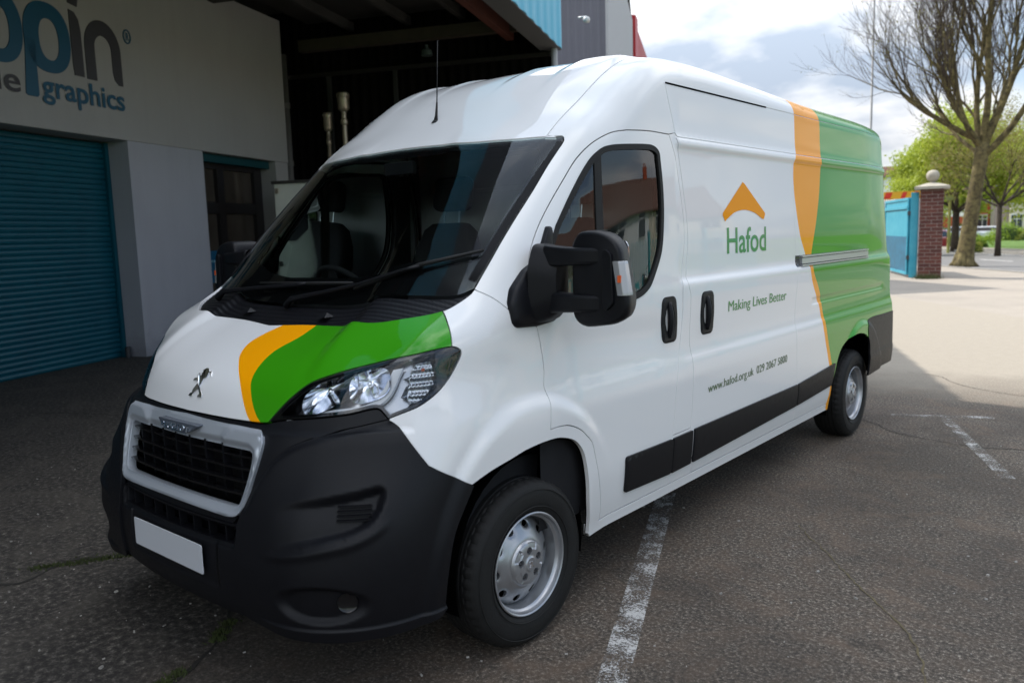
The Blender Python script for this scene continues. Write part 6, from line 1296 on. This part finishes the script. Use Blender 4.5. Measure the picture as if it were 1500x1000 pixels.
leafy('broadleaf_tree', 'yellow-green tree partly hidden left of the bright rounded tree', (-9.4, 52.5, -.3), 1.9, .17, 6, 2.0, ((.27, .35, .03), (.38, .44, .05)), 15, 3, .18, .09)
leafy('young_tree', 'slim tree with thin olive-bronze young leaves on the far pavement', (-3.92, 40.08, .0), 2.3, .115, 7, 2.1, ((.20, .17, .045), (.26, .24, .06)), 8, 2, .10, .035, bm=M_bark2)
# lamp posts
mb = MB(); mb.lathe([(.085, 0), (.085, 1.3), (.055, 1.35), (.040, 11.5), (0, 11.5)], (0, 0, 0), 'z', 12); lpst = tag(obj('lamp_column', mb, mat('column_grey', (.20, .21, .22), .5), smooth=True), 'very tall thin grey lighting column rising behind the rear of the van', 'lamp post'); lpst.location = (-7.82, 34.1, 0)
lp2 = thing('street_post', 'short yellow-green post with square head on the far side of the road', 'post', (-6.9, 44.6, 0)); mb = MB(); mb.lathe([(.075, -.3), (.07, 2.7), (0, 2.7)], (0, 0, 0), 'z', 10); Myg = mat('post_olive', (.28, .27, .07), .6); obj('pole', mb, Myg, lp2); mb = MB(); mb.box((0, 0, 2.82), (.34, .26, .24)); obj('post_head', mb, mat('post_head', (.17, .22, .07), .6), lp2, bevel=.02)
# ------------------------------------------------------------ cars beyond the road
def car(label, loc, rz, col, ln=4.2, ht=1.45, wd=1.7, hatch=True):
    t = thing('parked_car', label, 'car', loc, rz, group='cars parked beyond the road'); pm = mat('car_paint', col, .3, coat=.8)
    L2 = ln/2; body = [(-L2, .32), (-L2, .62), (-L2+.06, .86), (-L2+.75, .96), (L2-1.05, .94), (L2-.12, .80), (L2, .60), (L2, .30), (L2-.25, .22), (-L2+.2, .22)]
    cabin = [(-L2+.10, .93), (-L2+.55 if hatch else -L2+.9, ht-.06), (-L2+.85, ht), (.25, ht), (.62, ht-.08), (L2-1.0, .93)]
    def ext(P, w0, w1, z0, z1):
        mb = MB(); k = len(P); vs = []
        for sgn in (-1, 1):
            for x, z in P: f = (z-z0)/(z1-z0+1e-9); vs.append((x, sgn*(w0+(w1-w0)*f)/2, z))
        mb.add(vs, [tuple(range(k)), tuple(range(k, 2*k))[::-1]]+[(i, k+i, k+(i+1) % k, (i+1) % k) for i in range(k)]); return mb
    obj('body', ext(body, wd*1.0, wd*.97, .2, 1.0), pm, t, bevel=.06, seg=3, smooth=True, autos=45); obj('cabin', ext(cabin, wd*.93, wd*.72, .9, ht), pm, t, bevel=.05, seg=3, smooth=True, autos=45)
    gm = M['gloss']
    sw = [(-L2+.55, .98), (-L2+.85, ht-.10), (.25, ht-.10), (L2-1.25, .98)]
    mb = ext(sw, wd*.955, wd*.765, .9, ht); obj('side_windows', mb, gm, t)
    mb = MB()
    mb.add([(L2-1.02, y, .98) for y in (-.62, .62)]+[(.66, y, ht-.12) for y in (.55, -.55)], [(0, 1, 2, 3)]); mb.v = [(x+.012, y, z+.012) for x, y, z in mb.v]; obj('windscreen', mb, gm, t)
    mb = MB(); mb.add([(-L2+.12, y, .98) for y in (-.62, .62)]+[(-L2+.50, y, ht-.14) for y in (.55, -.55)], [(0, 1, 2, 3)]); mb.v = [(x-.022, y, z+.01) for x, y, z in mb.v]; obj('rear_window', mb, gm, t)
    for x in (-L2+.75, L2-.80):
        for y in (-wd/2+.08, wd/2-.08): mb = MB(); mb.lathe([(0, -.10), (.20, -.10), (.30, -.09), (.31, 0), (.30, .09), (.20, .10), (0, .10)], (x, y, .31), 'y', 20); obj('wheel', mb, M['rubber'], t, smooth=True, autos=40)
    for y in (-wd/2+.2, wd/2-.2):
        mb = MB(); mb.box((-L2-.005, y, .76), (.05, .22, .14)); obj('tail_lamp', mb, mat('tail_red', (.4, .01, .01), .3), t, bevel=.01); mb = MB(); mb.box((L2-.02, y, .68), (.06, .28, .12)); obj('headlight', mb, M['clear'], t, bevel=.01)
    mb = MB(); mb.box((-L2-.004, 0, .55), (.03, .52, .11)); obj('number_plate', mb, M['plate'], t)
car('dark pink-red hatchback parked beyond the road right of the brick pillar', (-11.4, 61.6, -.42), R_(75), (.32, .02, .045))
car('silver-white car parked further back, seen between the tree trunks', (-15.2, 90.9, -.50+.1), R_(8), (.50, .54, .58), hatch=False)
car('small white car parked beside the silver-white car', (-13.0, 92.6, -.45), R_(6), (.60, .62, .65))
# ------------------------------------------------------------ planting and bank
def mound(nm, label, cat, loc, sx, sy, sz_, leaf, seed, n=2600, sz=.06, group=None, box_=False):
    rs = np.random.RandomState(seed); q = rs.randn(n, 3); q /= np.linalg.norm(q, axis=1)[:, None]; q[:, 2] = np.abs(q[:, 2])
    if box_: q = np.sign(q)*np.abs(q)**.35
    rad = .72+.28*rs.rand(n)[:, None]; lob = 1+.16*np.sin(q[:, :1]*7+seed)+.12*np.sin(q[:, 1:2]*9); P = q*rad*lob*np.array((sx, sy, sz_)); o = leafmesh(rs, [tuple(p) for p in P], 1, .02, sz)
    me = bpy.data.meshes.new(nm); me.from_pydata(o.v, [], o.f); me.materials.append(leaf); ob = bpy.data.objects.new(nm, me); COL.objects.link(ob); ob.location = loc; core = MB(); core.lathe([(0, sz_*.78), (.45, sz_*.7), (.72, sz_*.35), (.78, 0)], (0, 0, 0), 'z', 14)
    core.v = [(x*sx, y*sy, z) for x, y, z in core.v]; tag(ob, label, cat, group); obj('inner_growth', core, bpy.data.materials.get('shrub_core') or mat('shrub_core', (.03, .055, .01), .95), ob); return ob
lmA = leafmat('shrub_leaf', (.20, .32, .03), (.34, .44, .05)); lmB = leafmat('hedge_leaf', (.035, .085, .015), (.06, .12, .02)); lmC = leafmat('bush_leaf', (.18, .22, .03), (.28, .30, .04))
mound('round_shrub', 'large bright yellow-green shrub in front of the grey gable', 'shrub', (-7.6, 66.8, .1), 1.35, .8, 1.25, lmA, 2); mound('round_shrub', 'darker low shrub right of the bright yellow-green shrub', 'shrub', (-5.9, 66.4, .1), 1.3, .8, .95, lmC, 3)
mound('potted_bush', 'round yellowish bush right of the thick tree trunk', 'shrub', (-5.22, 42.3, .12), .36, .36, .50, lmC, 4, 1300, .035)
mound('hedge', 'dark green clipped hedge between the brick pillar and the houses', 'hedge', (-17.2, 93, .1), 2.6, .8, 1.1, lmB, 6, 3000, .09, box_=True); mound('hedge', 'brighter low hedge in front of the dark clipped hedge', 'hedge', (-9.3, 62.3, -.3), 1.6, .5, .95, lmA, 7, 2000, .06, box_=True)
mb = MB(); n = 14; vs = []
for i in range(n+1):
    a = 1.0+22*i/n
    for dd, z in ((10.7, .08), (10.72, .22), (11.6, .45+.25*min(1, i/6)), (13.6, .62+.35*min(1, i/6)), (17, .45)): vs.append(RP(a-.5+(-1.5 if False else 0), dd, z*min(1, .3+i/3)))
mb.add(vs, [(i*5+k, i*5+k+1, i*5+5+k+1, i*5+5+k) for i in range(n) for k in range(4)]); struct('grass_bank', mb, M_grass, smooth=True)
mb = MB(); a0, a1 = 4.4, 22
mb.add([RP(a, d, z) for a in (a0, a1) for d, z in ((10.45, 0), (10.45, .44), (10.68, .44), (10.68, 0))], [(0, 1, 5, 4), (1, 2, 6, 5), (2, 3, 7, 6), (0, 3, 2, 1), (4, 5, 6, 7)]); tag(obj('low_wall', mb, brickm('wall_buff', (.22, .17, .12), (.28, .22, .16), (.3, .28, .25))), 'low buff brick retaining wall under the grass bank', 'wall')
mb = MB(); P = [RP(a, 12.2, .62+.02*a) for a in np.linspace(1.5, 20, 14)]; mb.tube([Vector(p)+Vector((0, 0, .28)) for p in P], .025, 6)
for p in P[::2]: mb.tube([Vector(p)-Vector((0, 0, .2)), Vector(p)+Vector((0, 0, .28))], .02, 6)
tag(obj('hand_rail', mb, mat('rail_grey', (.2, .22, .22), .5)), 'thin grey handrail running up the grass bank', 'railing')
# ------------------------------------------------------------ houses
M_tile = mat('roof_tile', (.12, .06, .04), .85, noise=.25, scale=3, bump=.5, bscale=20); M_slate = mat('slate', (.055, .055, .062), .7, noise=.2, scale=4); M_wf = mat('window_white', (.72, .72, .72), .5); M_rb = mat('red_brick', (.42, .085, .035), .85, noise=.12, scale=6); M_cream = mat('cream_render', (.62, .55, .45), .8, noise=.05); M_wh = mat('house_white', (.74, .74, .76), .8, noise=.04); M_gry = mat('grey_pebbledash', (.27, .23, .24), .9, noise=.12, scale=20); M_gl2 = mat('window_dark', (.05, .06, .07), .1)
def house(nm, label, loc, rz, wd, dp, ev, rg, wallm, wins, roofm=None, gable=False, chim=True, band=None, group='houses beyond the road', door=None):
    """front faces local -y; ridge along x, or along y when gable"""
    t = thing(nm, label, 'house', loc, rz, group); mb = MB(); w2 = wd/2
    if gable: F = [(-w2, 0), (w2, 0), (w2, ev), (0, rg), (-w2, ev)]; k = 5; mb.add([(x, 0, z) for x, z in F]+[(x, dp, z) for x, z in F], [tuple(range(5)), tuple(range(5, 10))[::-1]]+[(i, 5+i, 5+(i+1) % 5, (i+1) % 5) for i in range(5) if i not in (2, 3)])
    else: F = [(0, 0), (dp, 0), (dp, ev), (dp/2, rg), (0, ev)]; mb.add([(-w2, y, z) for y, z in F]+[(w2, y, z) for y, z in F], [tuple(range(5))[::-1], tuple(range(5, 10))]+[(i, 5+i, 5+(i+1) % 5, (i+1) % 5)[::-1] for i in range(5) if i not in (2, 3)])
    obj('wall', mb, wallm, t); e = .25; mb = MB(); th = .10
    if gable:
        sl = (rg-ev)/w2
        for s_ in (-1, 1): mb.add([(s_*(w2+e), -e, ev-sl*e+.01), (s_*(w2+e), dp+e, ev-sl*e+.01), (0, dp+e, rg+.01), (0, -e, rg+.01), (s_*(w2+e), -e, ev-sl*e+th), (s_*(w2+e), dp+e, ev-sl*e+th), (0, dp+e, rg+th*1.2), (0, -e, rg+th*1.2)], [(0, 1, 2, 3), (4, 5, 6, 7), (0, 1, 5, 4), (0, 3, 7, 4), (1, 2, 6, 5)])
    else:
        sl = (rg-ev)/(dp/2)
        for y0, yr in ((-e, dp/2), (dp+e, dp/2)): z0 = ev-sl*e; mb.add([(-w2-.02, y0, z0+.01), (w2+.02, y0, z0+.01), (w2+.02, yr, rg+.01), (-w2-.02, yr, rg+.01), (-w2-.02, y0, z0+th), (w2+.02, y0, z0+th), (w2+.02, yr, rg+th), (-w2-.02, yr, rg+th)], [(0, 1, 2, 3), (4, 5, 6, 7), (0, 1, 5, 4), (1, 2, 6, 5), (3, 0, 4, 7)])
    rf = obj('roof', mb, roofm or M_slate, t)
    if chim:
        mb = MB(); mb.box((w2-.5, dp/2, rg+.45), (.9, .5, 1.3)); cc = obj('chimney', mb, M_rb, rf); mb = MB()
        for x in (-.22, .22): mb.lathe([(.10, 0), (.13, .35), (.10, .38), (0, .38)], (w2-.5+x, dp/2, rg+1.1), 'z', 10)
        obj('chimney_pot', mb, mat('clay', (.40, .13, .06), .8) if not bpy.data.materials.get('clay') else bpy.data.materials['clay'], rf)
    for (x, z, ww, hh) in wins:
        mb = MB(); mb.box((x, -.03, z), (ww, .08, hh)); f = obj('window', mb, M_wf, t); mb = MB(); n = 2 if ww > .9 else 1; pw = (ww-.12-.08*(n-1))/n
        for i in range(n): xx = x-ww/2+.06+pw/2+i*(pw+.08); mb.box((xx, -.075, z-.12*hh), (pw, .02, hh*.62)); mb.box((xx, -.075, z+.33*hh), (pw, .02, hh*.20))
        obj('panes', mb, M_gl2, f)
    if door: mb = MB(); mb.box((door[0], -.03, door[2]+1.0), (.9, .08, 2.0)); obj('door', mb, mat('door_'+nm, door[1], .5), t)
    return t
g0 = -.55
house('terraced_house', 'orange-red brick house with white windows seen right of the thick trunk', (-18.9, 115.6, g0), R_(9), 3.4, 8, 6.0, 9.4, M_rb, [(.9, 1.9, 1.1, 2.0), (-.9, 1.9, .9, 2.0), (.9, 5.0, 1.1, 1.4), (-.9, 5.0, .9, 1.4)], M_tile)
house('terraced_house', 'cream rendered house joined to the right of the orange-red one', (-16.1, 116.05, g0), R_(9), 2.1, 8, 6.0, 9.4, M_cream, [(-.15, 1.9, .8, 2.0), (-.15, 5.0, .8, 1.4)], M_tile, chim=False)
house('gabled_house', 'house with plain grey pebbledash flank behind the bright shrub', (-13.6, 113.5, g0), R_(9), 5.4, 9, 6.2, 9.5, M_gry, [], M_slate)
house('bay_house', 'cream and orange-brick house at the right edge of the picture', (-10.9, 106, g0), R_(9), 5.2, 8, 5.6, 8.8, M_cream, [(-1.9, 1.75, 1.2, 2.1), (-1.9, 4.7, 1.3, 1.7), (1.2, 1.75, 1.2, 2.0), (1.2, 4.7, 1.2, 1.5)], M_tile)
mb = MB(); mb.box((0, 0, 0), (.01, .01, .01))
house('white_house', 'bright white house with orange tiled roof behind the brick pillar', (-21.9, 113.5, g0), R_(9), 6, 8, 7.2, 10.2, M_wh, [(-1.6, 5.6, 1.2, 1.4), (1.2, 5.6, 1.2, 1.4)], mat('orange_tile', (.50, .16, .06), .8, noise=.15))
mb = MB(); mb.box((0, 0, 1.1), (9, .3, 3.0)); o = tag(obj('garden_wall', mb, M_rb), 'red brick garden wall below the white house', 'wall'); o.location = (-20.0, 97.5, -.5); o.rotation_euler = (0, 0, R_(9))
house('gable_front_house', 'white gabled house with black barge boards left of the leafy tree', (-20.9, 84.3, g0), R_(12), 5.4, 8, 4.6, 6.9, M_wh, [(0, 4.2, 1.2, .9)], M_slate, gable=True)
house('tiled_house', 'red brick house whose chimney shows above the leafy tree', (-28, 118, g0), R_(10), 8, 8, 6.5, 10, M_rb, [(-2, 5, 1.2, 1.4), (2, 5, 1.2, 1.4)], M_tile)
# catering van with red and yellow board beyond the gate
cv = thing('catering_trailer', 'catering trailer with red and yellow top board showing over the blue gate', 'trailer', (-9.1, 41.3, 0), R_(14)); mb = MB(); mb.box((0, 0, 1.55), (3.2, 1.9, 2.4)); obj('body', mb, M_wh, cv, bevel=.05)
mb = MB(); mb.box((0, -.97, 2.95), (3.3, .06, .36)); sb = obj('top_board', mb, mat('board_yellow', (.75, .42, .02), .5), cv)
for x, ww in ((-1.2, .35), (-.55, .3), (.1, .4), (.8, .3), (1.3, .25)): mb = MB(); mb.prism([(x-ww/2, 2.80), (x+ww/2-.1, 2.80), (x+ww/2, 3.10), (x-ww/2+.1, 3.10)], lambda a, b: (a, -1.003, b), (0, -.01, 0)); obj('board_flash', mb, mat('board_red', (.65, .04, .02), .5) if not bpy.data.materials.get('board_red') else bpy.data.materials['board_red'], sb)
for x in (-.5, .5): mb = MB(); mb.lathe([(0, -.1), (.3, -.1), (.3, .1), (0, .1)], (x, -.8, .3), 'y', 18); obj('wheel', mb, M['rubber'], cv)
# ------------------------------------------------------------ opposite side of the yard (mirrored in the van's paint and glass)
M_rail = mat('teal_railing', (.02, .33, .36), .45)
def railing(y0, y1, x=6.9):
    t = thing('railing', 'teal hoop-topped steel railing along the open side of the yard', 'railing', (x, (y0+y1)/2, 0), group='teal railing bays facing the van'); L0 = y1-y0; mb = MB()
    mb.box((0, 0, .18), (.04, L0-.05, .05)); mb.box((0, 0, 1.55), (.04, L0-.05, .05)); obj('rails', mb, M_rail, t)
    mb = MB(); mb.box((0, -L0/2, 1.0), (.08, .08, 2.1)); obj('post', mb, M_rail, t)
    mb = MB(); n = int(L0/.26)
    for i in range(n):
        a = -L0/2+.13+i*.26; mb.tube([(0, a-.055, 0.1), (0, a-.055, 1.85)]+[(0, a+.055*math.cos(u), 1.85+.06*math.sin(u)) for u in np.linspace(math.pi, 0, 6)][1:]+[(0, a+.055, .1)], .011, 6)
    obj('hooped_bars', mb, M_rail, t)
for k in range(8): railing(-6+2.75*k, -6+2.75*(k+1))
for k in range(7):
    a_ = 6.5+7.2*k; pos = RP(a_, 33, -.42)
    house('terraced_house', ['first', 'second', 'third', 'fourth', 'fifth', 'sixth', 'seventh'][k]+' rendered terraced house along the road opposite the open side of the yard', pos, R_(-50.3), 7.19, 8, 5.0, 7.4, M_cream if k % 2 == 0 else M_wh, [(-2, 1.7, 1.5, 1.4), (-2, 4.3, 1.5, 1.3), (1.6, 4.3, 1.3, 1.3)], M_tile, group='terraced houses facing the yard', door=(1.6, (.05, .12, .2), 0))
